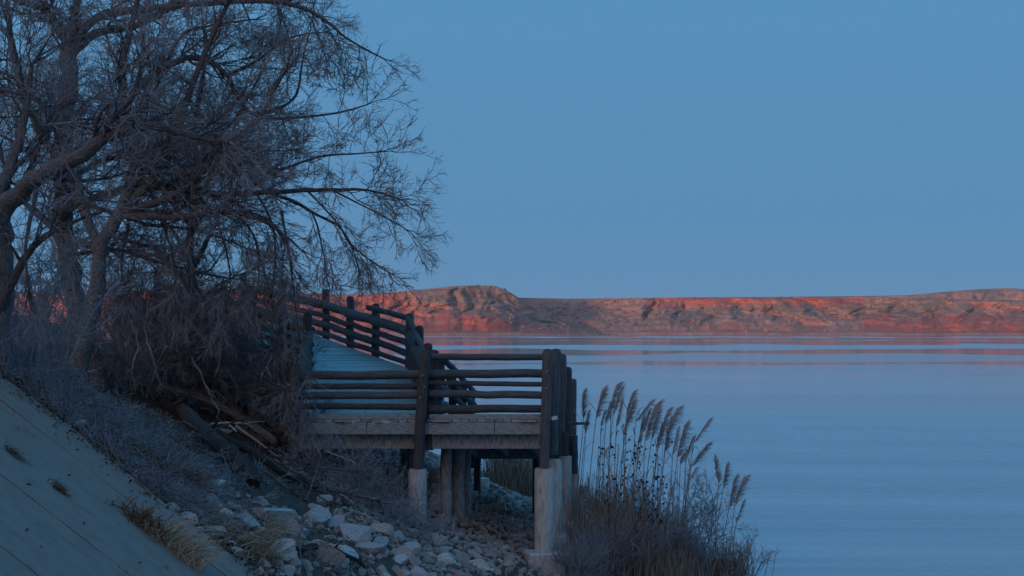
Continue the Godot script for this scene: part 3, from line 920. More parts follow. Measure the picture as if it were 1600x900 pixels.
func trees() -> void:
	var tw := spray_meshes(M.twig, 7, 301)
	# the large tree
	var base := hit(150, 600)
	var d := -base.z
	var t := thing("bare_tree", base, "large leafless tree with drooping limbs spreading over the pier ramp", "tree")
	var out := []
	limb(t, "trunk", [[[158, 640, d], [140, 560, d], [112, 450, d], [98, 340, d], [97, 230, d], [108, 130, d], [107, 70, d]], 0.21, 0.15, 1.2, 1.2, 0.3, 0.25], out)
	var L := [
		[[[107, 74, d], [92, 40, d], [64, 14, d - 0.2], [20, -2, d - 0.4], [-60, -40, d - 0.6]], 0.09, 0.03, 3.2, 1.3, 0.2],
		[[[107, 76, d], [150, 28, d], [200, 18, d - 0.2], [284, 8, d - 0.5], [355, 4, d - 0.7], [427, 3, d - 0.8], [490, 20, d - 0.9], [545, 62, d - 0.9], [600, 92, d - 0.9]], 0.085, 0.012, 3.0, 0.95, -0.25],
		[[[108, 90, d], [150, 52, d + 0.3], [205, 42, d + 0.6], [250, 18, d + 0.8], [330, -30, d + 1.0]], 0.10, 0.03, 3.6, 1.3, 0.1],
		[[[107, 80, d], [120, 10, d], [140, -80, d]], 0.10, 0.05, 3.0, 1.6, 0.1],
		[[[100, 250, d], [150, 218, d - 0.3], [178, 185, d - 0.5], [213, 142, d - 0.6], [263, 103, d - 0.7], [295, 90, d - 0.7], [327, 97, d - 0.7], [355, 118, d - 0.7], [370, 149, d - 0.6], [395, 178, d - 0.5], [445, 185, d - 0.4], [529, 176, d - 0.4], [575, 163, d - 0.5]], 0.085, 0.012, 3.4, 0.85, 0.12],
		[[[395, 178, d - 0.5], [432, 170, d - 0.3], [463, 148, d - 0.1], [473, 92, d], [485, 45, d]], 0.04, 0.01, 3.4, 0.7, 0.3],
		[[[355, 118, d - 0.7], [400, 96, d - 0.9], [450, 60, d - 1.0], [505, 50, d - 1.1]], 0.035, 0.01, 3.4, 0.7, 0.0],
		[[[110, 380, d], [90, 340, d - 0.2], [160, 305, d - 0.6], [250, 292, d - 0.9], [340, 304, d - 1.1], [442, 299, d - 1.2], [519, 297, d - 1.2], [575, 297, d - 1.2], [626, 312, d - 1.1]], 0.09, 0.012, 3.6, 0.75, 0.15],
		[[[420, 300, d - 1.2], [460, 316, d - 1.1], [493, 335, d - 1.0], [529, 353, d - 1.0], [545, 378, d - 1.0], [575, 404, d - 1.0], [612, 428, d - 1.0]], 0.035, 0.01, 3.6, 0.5, -0.5],
		[[[350, 306, d - 1.1], [385, 330, d - 1.0], [420, 345, d - 0.9], [442, 373, d - 0.8], [455, 409, d - 0.8], [456, 450, d - 0.8]], 0.04, 0.012, 3.6, 0.6, -0.6],
		[[[455, 312, d - 1.1], [488, 334, d - 1.2], [504, 389, d - 1.2], [511, 436, d - 1.2]], 0.022, 0.009, 3.6, 0.5, -0.7],
		[[[519, 297, d - 1.2], [560, 318, d - 1.2], [600, 338, d - 1.3], [640, 362, d - 1.3]], 0.02, 0.008, 3.6, 0.55, -0.1],
		[[[380, 302, d - 1.1], [430, 270, d - 1.3], [500, 245, d - 1.4], [560, 240, d - 1.5], [610, 236, d - 1.5]], 0.03, 0.008, 3.8, 0.65, 0.4],
		[[[250, 292, d - 0.9], [300, 260, d - 0.4], [380, 240, d], [450, 235, d + 0.3]], 0.05, 0.012, 4.0, 0.9, 0.2],
		[[[98, 300, d], [140, 260, d + 0.5], [200, 240, d + 1.0], [290, 220, d + 1.4], [370, 225, d + 1.6]], 0.07, 0.015, 3.6, 1.0, 0.1],
		[[[98, 200, d], [60, 160, d + 0.4], [20, 120, d + 0.7], [-40, 100, d + 1.0]], 0.06, 0.02, 3.0, 1.1, 0.1],
		[[[100, 260, d], [60, 250, d + 0.5], [10, 215, d + 0.8], [-40, 200, d + 1.0]], 0.05, 0.02, 3.0, 1.1, 0.0],
		[[[300, 296, d - 1.0], [330, 330, d - 1.4], [350, 380, d - 1.6], [360, 440, d - 1.6], [350, 500, d - 1.6]], 0.03, 0.01, 3.4, 0.6, -0.7],
		[[[230, 292, d - 0.9], [250, 340, d - 1.4], [270, 400, d - 1.7], [275, 470, d - 1.8]], 0.03, 0.01, 3.4, 0.6, -0.7],
		[[[190, 300, d - 0.7], [200, 350, d - 1.2], [190, 410, d - 1.4], [196, 480, d - 1.5]], 0.03, 0.01, 3.4, 0.7, -0.6],
		[[[330, 304, d - 1.1], [385, 350, d - 1.4], [405, 400, d - 1.5], [400, 470, d - 1.5]], 0.028, 0.01, 3.6, 0.6, -0.7],
		[[[400, 300, d - 1.2], [425, 350, d - 1.5], [430, 400, d - 1.6], [425, 450, d - 1.6]], 0.025, 0.009, 3.4, 0.5, -0.7],
		[[[140, 320, d - 0.3], [230, 350, d - 0.2], [310, 360, d + 0.2], [390, 390, d + 0.4]], 0.05, 0.012, 3.6, 0.8, -0.3],
		[[[110, 400, d], [180, 390, d + 0.3], [250, 410, d + 0.6], [330, 430, d + 0.8], [400, 440, d + 1.0]], 0.05, 0.012, 3.8, 0.8, -0.1],
		[[[440, 330, d - 1.2], [452, 400, d - 1.5], [462, 480, d - 1.7], [470, 570, d - 1.8], [480, 640, d - 1.8]], 0.022, 0.007, 3.4, 0.5, -0.5],
		[[[400, 380, d - 1.2], [420, 450, d - 1.5], [435, 530, d - 1.7], [450, 620, d - 1.8]], 0.022, 0.007, 3.4, 0.5, -0.5],
		[[[480, 298, d - 1.2], [520, 340, d - 1.3], [548, 380, d - 1.4], [560, 420, d - 1.4]], 0.02, 0.008, 3.2, 0.45, -0.6],
		[[[213, 142, d - 0.6], [260, 170, d - 1.0], [310, 190, d - 1.2], [350, 230, d - 1.3]], 0.035, 0.01, 3.6, 0.8, -0.2],
		[[[170, 200, d - 0.4], [230, 160, d - 0.9], [280, 60, d - 1.1], [330, 40, d - 1.2], [400, 30, d - 1.2]], 0.04, 0.012, 3.4, 0.9, 0.2],
	]
	for s in L: limb(t, "branch", s, out, 0.5)
	twigs_of(t, out, tw)
	# a second, leaning tree whose trunk stands at the paved edge
	var b2 := hit(22, 596)
	var e := -b2.z
	var t2 := thing("leaning_tree", b2, "leafless tree with a thick limb leaning right across the larger trunk", "tree")
	out = []
	limb(t2, "trunk", [[[-6, 610, e], [-4, 520, e], [4, 420, e], [6, 330, e - 0.1], [53, 284, e - 0.3], [117, 249, e - 0.5], [165, 214, e - 0.6], [199, 201, e - 0.6], [249, 199, e - 0.6], [310, 215, e - 0.6]], 0.15, 0.03, 2.6, 0.9, 0.1, 0.35], out)
	for s in [
		[[[4, 420, e], [-10, 330, e], [20, 250, e + 0.2], [40, 180, e + 0.4], [50, 100, e + 0.6]], 0.1, 0.02, 3.6, 1.2, 0.2],
		[[[10, 320, e], [45, 270, e + 0.3], [62, 210, e + 0.5], [40, 150, e + 0.7], [20, 60, e + 0.8]], 0.05, 0.015, 3.6, 1.0, 0.2],
		[[[60, 283, e - 0.3], [50, 330, e - 0.6], [40, 390, e - 0.9], [45, 450, e - 1.0]], 0.03, 0.01, 3.0, 0.6, -0.7],
		[[[160, 217, e - 0.6], [171, 192, e - 0.7], [206, 153, e - 0.8], [220, 100, e - 0.8]], 0.04, 0.012, 3.4, 0.8, 0.2],
		[[[-4, 500, e], [30, 420, e - 0.3], [70, 370, e - 0.5], [130, 340, e - 0.7]], 0.06, 0.015, 3.4, 0.8, -0.1]]:
		limb(t2, "branch", s, out, 0.46)
	twigs_of(t2, out, tw)
	# a forked tree further back
	var b3 := px(165, 575, 25.5)
	b3.y = bank(b3.x, 25.5)
	var t3 := thing("forked_tree", b3, "leafless forked tree standing behind the large tree", "tree")
	out = []
	var g := 25.5
	limb(t3, "trunk", [[[120, 600, g], [135, 520, g], [152, 440, g], [160, 380, g], [190, 330, g]], 0.17, 0.1, 2.0, 1.2, 0.1, 0.4], out)
	for s in [
		[[[158, 400, g], [120, 300, g], [60, 200, g], [20, 90, g], [10, -20, g]], 0.1, 0.03, 3.2, 1.5, 0.2],
		[[[180, 345, g], [210, 250, g], [190, 130, g], [210, 20, g], [230, -60, g]], 0.09, 0.03, 3.2, 1.5, 0.2],
		[[[185, 335, g], [250, 260, g], [290, 160, g], [330, 60, g], [370, -20, g]], 0.09, 0.03, 3.2, 1.4, 0.1],
		[[[188, 332, g], [280, 300, g], [340, 240, g], [400, 190, g], [440, 120, g]], 0.08, 0.02, 3.4, 1.2, 0.1],
		[[[188, 335, g], [280, 340, g], [350, 330, g], [420, 350, g], [470, 390, g]], 0.07, 0.015, 3.4, 1.0, -0.2],
		[[[160, 390, g], [90, 360, g], [20, 300, g], [-40, 250, g]], 0.07, 0.02, 3.2, 1.2, 0.1]]:
		limb(t3, "branch", s, out, 0.5)
	twigs_of(t3, out, tw)

	# two more crowns behind
	for b in [[300.0, 28.5, "slender leafless tree rising behind the grey brush thicket"]]:
		var X: float = b[0]
		var q: float = b[1]
		var b4 := px(X, 560, q)
		b4.y = bank(b4.x, q)
		var t4 := thing("slender_tree", b4, b[2], "tree")
		out = []
		limb(t4, "trunk", [[[X, 600, q], [X + 6, 500, q], [X - 4, 400, q], [X + 8, 300, q], [X + 4, 200, q], [X + 20, 100, q]], 0.11, 0.04, 3.0, 1.5, 0.1, 0.2], out)
		for k in 5:
			var y0 := rnd(260, 470)
			var sd := -1.0 if k % 2 else 1.0
			if X > 200: sd = -1.0 if k % 3 else 0.6
			limb(t4, "branch", [[[X, y0, q], [X + sd * 50, y0 - 60, q + rnd(-1, 1)], [X + sd * rnd(80, 130), y0 - 110 + rnd(-40, 40), q + rnd(-1, 1)], [X + sd * rnd(120, 200), y0 - rnd(60, 200), q + rnd(-1, 1)]], 0.05, 0.015, 3.2, 1.2, 0.0], out, 0.5)
		twigs_of(t4, out, tw)

func shrub(called: String, at: Vector3, high: float, stems: int, spread: float, m: Material, meshes: Array, label: String, group: String, lean := Vector3.ZERO, dens := 1.0, trop := 0.15) -> void:
	var t := thing(called, at, label, "shrub", group)
	var mb := MB.new()
	var out := []
	for k in stems:
		var a := rnd(0, TAU)
		var dir := (Vector3.UP + Vector3(cos(a), 0, sin(a)) * spread * rnd(0.3, 1.0) + lean).normalized()
		grow(mb, at + Vector3(cos(a), -0.1, sin(a)) * 0.1 * rnd(0.2, 1.5), dir, high * rnd(0.6, 1.05), rnd(0.012, 0.022), 1, trop, out, dens, 0.42)
	part("stems", mb.mesh(m), t)
	twigs_of(t, out, meshes)

func brush() -> void:
	var gt := spray_meshes(M.grey_twig, 4, 411)
	var dt := spray_meshes(M.twig, 4, 412)
	# the thicket between the trees and the ramp
	for q in [[200, 610, 2.2, 9], [262, 625, 2.2, 9], [318, 640, 2.3, 9], [370, 655, 2.3, 9], [425, 670, 1.7, 7], [240, 590, 2.3, 7], [330, 610, 2.4, 7], [165, 590, 1.9, 7], [95, 580, 1.6, 7], [40, 575, 1.5, 6], [400, 630, 2.4, 8], [446, 690, 1.5, 6], [470, 716, 0.9, 6], [225, 620, 2.7, 7], [350, 650, 2.7, 7], [395, 665, 2.5, 7]]:
		var p := hit(q[0], q[1])
		shrub("brush_shrub", p, q[2], q[3], 0.75, M.grey_twig, gt, "tangled grey leafless brush between the large tree and the ramp", "grey brush under the tree", Vector3(0.0, 0, 0.1), 0.9, -0.1)
	for q in [[458, 706, 1.5], [482, 730, 1.0], [440, 690, 1.9]]:
		shrub("upright_shrub", hit(q[0], q[1]), q[2], 5, 0.25, M.grey_twig, gt, "upright bare shrub before the left end of the pier's front rails", "upright shrubs before the rails", Vector3.ZERO, 1.0, 0.2)
	for q in [[395, 545, 28.5, 1.6], [330, 540, 29.5, 1.8], [270, 530, 29.0, 2.0]]:
		var p := px(q[0], q[1], q[2])
		p.y = bank(p.x, q[2])
		shrub("bank_shrub", p, maxf(q[3], 4.75 - p.y), 6, 0.45, M.twig, dt, "dark leafless shrub beside the upper ramp of the pier", "dark shrubs beside the ramp", Vector3.ZERO, 1.1, 0.1)
	# low dead weeds on the bank before the pier
	for q in [[505, 765, 0.7], [545, 790, 0.7], [590, 800, 0.65], [620, 820, 0.5], [520, 735, 0.6], [580, 750, 0.65], [610, 780, 0.55], [640, 840, 0.4], [480, 705, 0.5], [640, 790, 0.45], [560, 760, 0.6]]:
		var p := hit(q[0], q[1])
		shrub("dead_weed", p, q[2], 9, 0.9, M.twig, dt, "low dead twiggy weed on the stony bank before the pier", "dead weeds on the bank", Vector3(0.15, 0, 0), 0.8, -0.1)
	# twiggy shrubs at the water's edge among the reeds
	for q in [[1078, 905, 28.2, 1.7, 6], [1050, 905, 27.8, 1.5, 7], [1165, 915, 28.4, 0.55, 5], [1010, 900, 27.2, 1.35, 9], [965, 900, 26.6, 1.1, 10], [990, 905, 27.6, 1.5, 8], [935, 905, 26.0, 0.7, 10], [905, 905, 25.6, 0.6, 10], [885, 905, 25.2, 0.45, 10]]:
		var p := px(q[0], q[1], q[2])
		p.y = maxf(bank(p.x, q[2]), -0.05)
		var lbl := "leafless twiggy shrub standing among the reeds at the water"
		if q[0] < 940: lbl = "low grey brush at the foot of the concrete pillars"
		shrub("shore_shrub", p, q[3], q[4], 0.7, M.grey_twig if q[0] < 940 else M.twig, gt if q[0] < 940 else dt, lbl, "brush below the pillars" if q[0] < 940 else "shrubs among the reeds", Vector3(0.1, 0, 0), 0.9, 0.3)

# ---------------------------------------------------------------- dead wood
func dead_wood() -> void:
	var logs := [
		[[[252, 622, 0.1], [330, 668, 0.1], [410, 712, 0.1], [492, 756, 0.08]], 0.10, 0.07, "log_bark", "long dark fallen trunk lying across the bank between rocks and brush"],
		[[[282, 640, 0.2], [330, 690, 0.2], [372, 725, 0.15], [400, 752, 0.1]], 0.125, 0.1, "log_bark", "thick black rotting trunk on the bank above the grey boulder"],
		[[[275, 618, 0.28], [330, 640, 0.3], [385, 668, 0.28], [432, 700, 0.25]], 0.085, 0.06, "log_grey", "grey weathered trunk resting on the dark fallen trunks"],
		[[[345, 630, 0.35], [400, 665, 0.3], [450, 700, 0.2], [505, 738, 0.15]], 0.06, 0.035, "log_bark", "slender dark limb slanting down the bank towards the pier post"],
		[[[461, 861, 0.12], [500, 858, 0.14], [540, 868, 0.12], [574, 886, 0.1]], 0.035, 0.025, "log_bark", "dark bent branch lying over the pale rocks below"],
	]
	for l in logs:
		var pts := []
		for q in l[0]:
			var p := hit(q[0], q[1] + 14)
			pts.append(p + Vector3(0, q[2], 0))
		pts = bez(pts, 6)
		var rad := []
		for i in pts.size():
			rad.append(lerpf(l[1], l[2], float(i) / (pts.size() - 1)) * rnd(0.78, 1.2))
			pts[i] += rvec() * l[1] * 0.3
		var mb := MB.new()
		mb.tube(pts, rad, 11, true, 1.0)
		var root := thing("fallen_log" if l[1] > 0.05 else "fallen_branch", pts[0], l[4], "log")
		part("trunk", mb.mesh(M[l[3]]), root)
		for k in 2:
			var t := rnd(0.3, 0.95)
			var s := MB.new()
			var a := along(pts, t)
			var dir := (Vector3(rnd(-0.2, 1), rnd(-0.1, 0.8), rnd(-0.4, 0.8))).normalized()
			var sp := [a]
			for i in 4:
				dir = (dir + rvec() * 0.3).normalized()
				a += dir * minf(l[1], 0.07) * rnd(0.6, 1.7)
				sp.append(a)
			s.tube(sp, [l[2] * 0.45, l[2] * 0.4, l[2] * 0.3, l[2] * 0.25, l[2] * 0.12], 6, true)
			part("stub", s.mesh(M[l[3]]), root)
	# bleached dead branches, hanging or leaning
	var sticks := [
		[[[509, 705], [545, 718], [575, 740], [605, 766]], 23.6, 0.014, 0.006, "thin white dead branch slanting down before the pier's concrete pillar"],
		[[[527, 768], [550, 785], [570, 798], [587, 818]], 22.8, 0.014, 0.006, "short pale dead branch lying in the weeds"],
		[[[498, 726], [486, 762], [468, 805], [453, 842]], 21.8, 0.007, 0.005, "straight pale stalk leaning over the boulders"],
		[[[36, 410], [42, 440], [50, 470], [54, 490]], 19.6, 0.05, 0.04, "pale broken trunk piece hanging beside the leaning tree"],
		[[[84, 376], [92, 420], [101, 460], [95, 495], [70, 518], [45, 512]], 19.4, 0.016, 0.008, "curved pale dead limb looping down under the leaning tree"],
		[[[160, 240], [164, 275], [170, 300], [166, 330]], 20.2, 0.022, 0.008, "bleached dead snag dangling from the leaning limb"],
		[[[0, 438], [22, 456], [28, 480], [14, 520], [10, 560]], 19.2, 0.014, 0.006, "forked pale dead branch drooping to the paved edge"],
		[[[16, 470], [40, 500], [58, 530], [62, 570], [66, 600]], 19.3, 0.018, 0.007, "long pale dead branch reaching down towards the pavement"],
		[[[205, 500], [215, 540], [206, 580], [212, 612]], 19.8, 0.009, 0.005, "thin pale withe hanging before the dark brush"],
		[[[232, 470], [226, 520], [240, 560], [246, 590]], 19.9, 0.009, 0.005, "thin pale withe hanging between brush shrubs"],
		[[[300, 560], [316, 590], [330, 620], [342, 645]], 20.3, 0.01, 0.005, "thin pale dead stem bending over the fallen trunks"],
	]
	for s in sticks:
		var pts := []
		for q in s[0]: pts.append(px(q[0], q[1], s[1] + rnd(-0.1, 0.1)))
		pts = bez(pts, 5)
		var mb := MB.new()
		var rad := []
		for i in pts.size():
			rad.append(lerpf(s[2], s[3], float(i) / (pts.size() - 1)))
			if i > 0 and i < pts.size() - 1: pts[i] += rvec() * 0.015
		mb.tube(pts, rad, 6, true)
		if s[2] < 0.03:
			for k in 5:
				var t := rnd(0.2, 0.95)
				var tan := (along(pts, t + 0.1) - along(pts, t - 0.1)).normalized()
				var dir := (tan + rvec() * 0.6).normalized()
				var a := along(pts, t)
				mb.twig([a, a + dir * 0.1, a + (dir + rvec() * 0.3) * 0.2, a + (dir + rvec() * 0.4) * 0.32], s[3] * 0.8, 0.003)
		solo("dead_branch", mb.mesh(M.bleached), Vector3.ZERO, s[4], "branch")
	for k in 26:
		var X := rnd(255, 560)
		var Y := 625.0 + (X - 255.0) * 0.42 + rnd(-25, 60)
		var a := hit(X, Y) + Vector3(0, rnd(0.05, 0.3), 0)
		var dir := Vector3(rnd(0.3, 1.0), rnd(-0.6, 0.25), rnd(-0.3, 0.6)).normalized()
		var pts := [a]
		var l := rnd(0.5, 1.5)
		for i in 6:
			dir = (dir + rvec() * 0.22).normalized()
			a += dir * l / 6.0
			a.y = maxf(a.y, bank(a.x, -a.z) + 0.03)
			pts.append(a)
		var mb := MB.new()
		var rr := rnd(0.012, 0.032)
		mb.tube(pts, [rr, rr * 0.95, rr * 0.85, rr * 0.75, rr * 0.6, rr * 0.45, rr * 0.25], 6, true)
		for j in 6:
			var q := along(pts, rnd(0.2, 1.0))
			var td := (dir + rvec() * 0.8).normalized()
			mb.twig([q, q + td * 0.12, q + (td + rvec() * 0.3) * 0.24, q + (td + rvec() * 0.4) * 0.36], rr * 0.35, 0.004)
		solo("fallen_branch", mb.mesh(M.bleached if k % 5 == 0 else M.bark), Vector3.ZERO, "pale dead branch in the tangle beside the fallen trunks" if k % 5 == 0 else "dark dead branch in the tangle beside the fallen trunks", "branch", "pale branches in the tangle" if k % 5 == 0 else "dark branches in the tangle")
	# splinter on the thick log
	var sp := MB.new()
	var c := hit(365, 704)
	sp.box(Transform3D(Basis.looking_at(Vector3(0.7, -0.62, 0.25)), c + Vector3(0, 0.42, 0.22)), Vector3(0.05, 0.02, 0.26), 0.006)
	solo("wood_splinter", sp.mesh(M.bleached), Vector3.ZERO, "pale split piece of wood on the thick black trunk", "wood")
	# stumps of old piles under the pier
	for q in [[689, 832, 27, 11, "black pile stump leaning in the gravel under the pier"], [706, 832, 22, 9, "shorter black pile stump under the pier"], [777, 790, 16, 8, "small black stub poking from the mound behind the pier"], [743, 800, 14, 7, "black stub beside the low dark log under the pier"]]:
		var p := hit(q[0], q[1])
		var k := F / -p.z
		solo("pile_stump", log_mesh(Vector3(0, -0.2, 0), Vector3(rnd(-0.02, 0.06), q[2] / k, 0), q[3] / k * 0.5, false, M.under_timber, 8), p, q[4], "post")
	var lp := hit(766, 802)
	solo("driftwood_log", log_mesh(Vector3(-0.28, 0.06, 0), Vector3(0.3, 0.14, 0.1), 0.09, false, M.under_timber, 10), lp, "low dark driftwood log lying behind the stumps under the pier", "log")

# ---------------------------------------------------------------- stones
func stones() -> void:
	var kinds := []
	for i in 12:
		var fl: Vector3 = [Vector3(1, 0.62, 0.8), Vector3(1, 0.75, 0.95), Vector3(1.1, 0.55, 0.75), Vector3(0.9, 0.85, 0.85)][i % 4]
		kinds.append(rock_mesh(700 + i, 3, 10, fl, [M.stone_grey, M.stone_tan, M.stone_rubble, M.stone_grey, M.stone_pale][i % 5]))
	var blue := []
	for i in 5: blue.append(rock_mesh(760 + i, 2, 8, Vector3(1, 0.7, 0.9), M.stone_rubble))
	var placed := []
	var put := func(x: float, y: float, w: float, label: String, group: String, pool: Array, pick := -1):
		var p := hit(x, y)
		var s: float = w / (F / -p.z) * 0.66
		var o := solo("rock", pool[pick if pick >= 0 else rng.randi() % pool.size()], p + Vector3(0, s * 0.04, 0), label, "rock", group)
		o.rotation = Vector3(rnd(-0.4, 0.4), rnd(0, TAU), rnd(-0.6, 0.2))
		o.scale = Vector3.ONE * s
		placed.append(Vector2(x, y))
	# boulders one can pick out
	for q in [[118, 668, 44, 2, "pale pointed boulder alone at the edge of the paved slope"], [424, 812, 74, 0, "largest grey boulder below the thick black trunk"], [300, 800, 46, 2, "light slab-like rock beside the pavement edge"],
		[348, 812, 44, 4, "rounded grey rock left of the largest boulder"], [330, 782, 44, 6, "tan rock against the dark soil above the light slab"], [272, 762, 34, 3, "upright brown rock at the pavement edge"],
		[384, 822, 44, 8, "flat grey rock between grass and largest boulder"], [446, 872, 52, 5, "angular rock beside the straw grass at the bottom of the bank"], [495, 868, 66, 2, "broad pale rock under the dark bent branch"],
		[550, 842, 60, 0, "long grey rock above the dark bent branch"], [578, 862, 40, 10, "white lumpy rock at the end of the dark bent branch"], [640, 880, 48, 1, "tan angular rock at the foot of the bank"],
		[440, 894, 44, 2, "pale rounded rock at the lower end of the pavement"], [700, 885, 50, 4, "grey rock at the edge of the gravel under the pier"], [750, 886, 44, 9, "low tan rock before the near pillar footing"]]:
		put.call(q[0], q[1], q[2], q[4], "", kinds, q[3])
	# the rest of the riprap
	var tries := 0
	var n := 0
	while n < 200 and tries < 6000:
		tries += 1
		var x := rnd(262, 800)
		var y := rnd(735, 905)
		# only below the line of weeds
		var top := smooth_table([[262.0, 738.0], [300.0, 748.0], [400.0, 775.0], [480.0, 815.0], [600.0, 835.0], [680.0, 835.0], [800.0, 868.0]], x)
		var edge := 590.0 + 0.775 * (x - 0.0) + 6.0
		if y < top or y > edge: continue
		var w := 14.0 + 50.0 * pow(rng.randf(), 1.6)
		var near := false
		for p in placed:
			if absf(p.x - x) < w * 0.55 and absf(p.y - y) < w * 0.32: near = true
		if near: continue
		put.call(x, y, w, "angular riprap rock on the slope between pavement and pier", "riprap rocks below the brush", kinds)
		n += 1
	n = 0
	tries = 0
	while n < 70 and tries < 3000:
		tries += 1
		var x := rnd(655, 835)
		var y := rnd(765, 875)
		if y < 790 and x > 690 and x < 730: continue
		var w := rnd(9, 19)
		put.call(x, y, w, "small broken stone on the ground under the pier", "small stones under the pier", blue)
		n += 1
	# rocks half hidden in the brush and mound behind
	for k in 34:
		var x := rnd(480, 640)
		var y := rnd(680, 835)
		put.call(x, y, rnd(18, 36), "half buried rock among the dead weeds by the pier", "rocks in the weeds", kinds)
	for k in 26:
		put.call(rnd(320, 470), rnd(560, 690), rnd(22, 46), "rock lying in the brush below the ramp", "rocks below the ramp", blue)
	# gravel that nobody could count
	var pebble := rock_mesh(790, 1, 6, Vector3(1, 0.7, 0.9), M.stone_rubble)
	var at := []
	for k in 15000:
		var dd := rnd(20.5, 40.0)
		var x := rnd(-4.0, 3.4)
		var y := bank(x, dd)
		if y < -0.1: continue
		if dd < 25.0 and x < -2.5: continue
		var s := rnd(0.015, 0.07)
		at.append(Transform3D(Basis.from_euler(Vector3(rnd(0, 6), rnd(0, 6), rnd(0, 6))).scaled(Vector3.ONE * s), Vector3(x, y + s * 0.3, -dd)))
	var gm := many("gravel", pebble, at, self)
	tag(gm, "grey gravel covering the bank under the pier", "gravel")
	# leaf litter and twigs along the paved edge
	var leaf := MB.new()
	leaf.colored = true
	leaf.blade([Vector3(-0.5, 0, 0), Vector3(0, 0.16, 0), Vector3(0.5, 0.02, 0)], [0.05, 0.3, 0.03], Vector3.BACK)
	var lm := leaf.mesh(M.leaf_litter)
	at = []
	var cols := []
	for k in 16000:
		var t := rng.randf()
		var x := rnd(-9.0, -1.4)
		var dd := 16.02 + absf(rng.randfn(0.0, 0.55)) if t < 0.5 else rnd(16.0, 27.0)
		var s := rnd(0.025, 0.06)
		if t < 0.05: dd = 16.0 - absf(rng.randfn(0, 0.25))
		elif t < 0.062: dd = rnd(11.0, 16.0)
		at.append(Transform3D(Basis.from_euler(Vector3(rnd(-1, 1), rnd(0, 6), rnd(-1, 1))).scaled(Vector3.ONE * s), Vector3(x, bank(x, dd) + rnd(0.01, 0.05) + (0.045 if dd < 16.05 else 0.0), -dd)))
		cols.append([g3(0.14, 0.085, 0.05), g3(0.09, 0.06, 0.04), g3(0.2, 0.15, 0.1), g3(0.05, 0.04, 0.03)][rng.randi() % 4])
	var ll := many("leaf_litter", lm, at, self, cols)
	tag(ll, "brown fallen leaves strewn beyond the paved edge", "leaves")

func fallen_twigs() -> void:
	var tw := spray_meshes(M.twig, 3, 515)
	var at := [[], [], []]
	for k in 1900:
		var dd := 16.1 + absf(rng.randfn(0.0, 1.6))
		var x := rnd(-8.5, -3.3 if rng.randf() < 0.9 else -1.5)
		var a := rnd(0, TAU)
		var dir := Vector3(cos(a), 0, sin(a))
		dir.y = (bank(x + dir.x * 0.2, dd - dir.z * 0.2) - bank(x, dd)) / 0.2 + rnd(0.0, 0.35)
		at[k % 3].append(spray_at(Vector3(x, bank(x, dd) + 0.02, -dd), dir.normalized(), rnd(0.25, 0.6)))
	for i in 3:
		var o := many("fallen_twigs" if i == 0 else "fallen_twigs_%03d" % i, tw[i], at[i], self)
		tag(o, "dead twigs littering the dark ground beyond the pavement", "twigs")

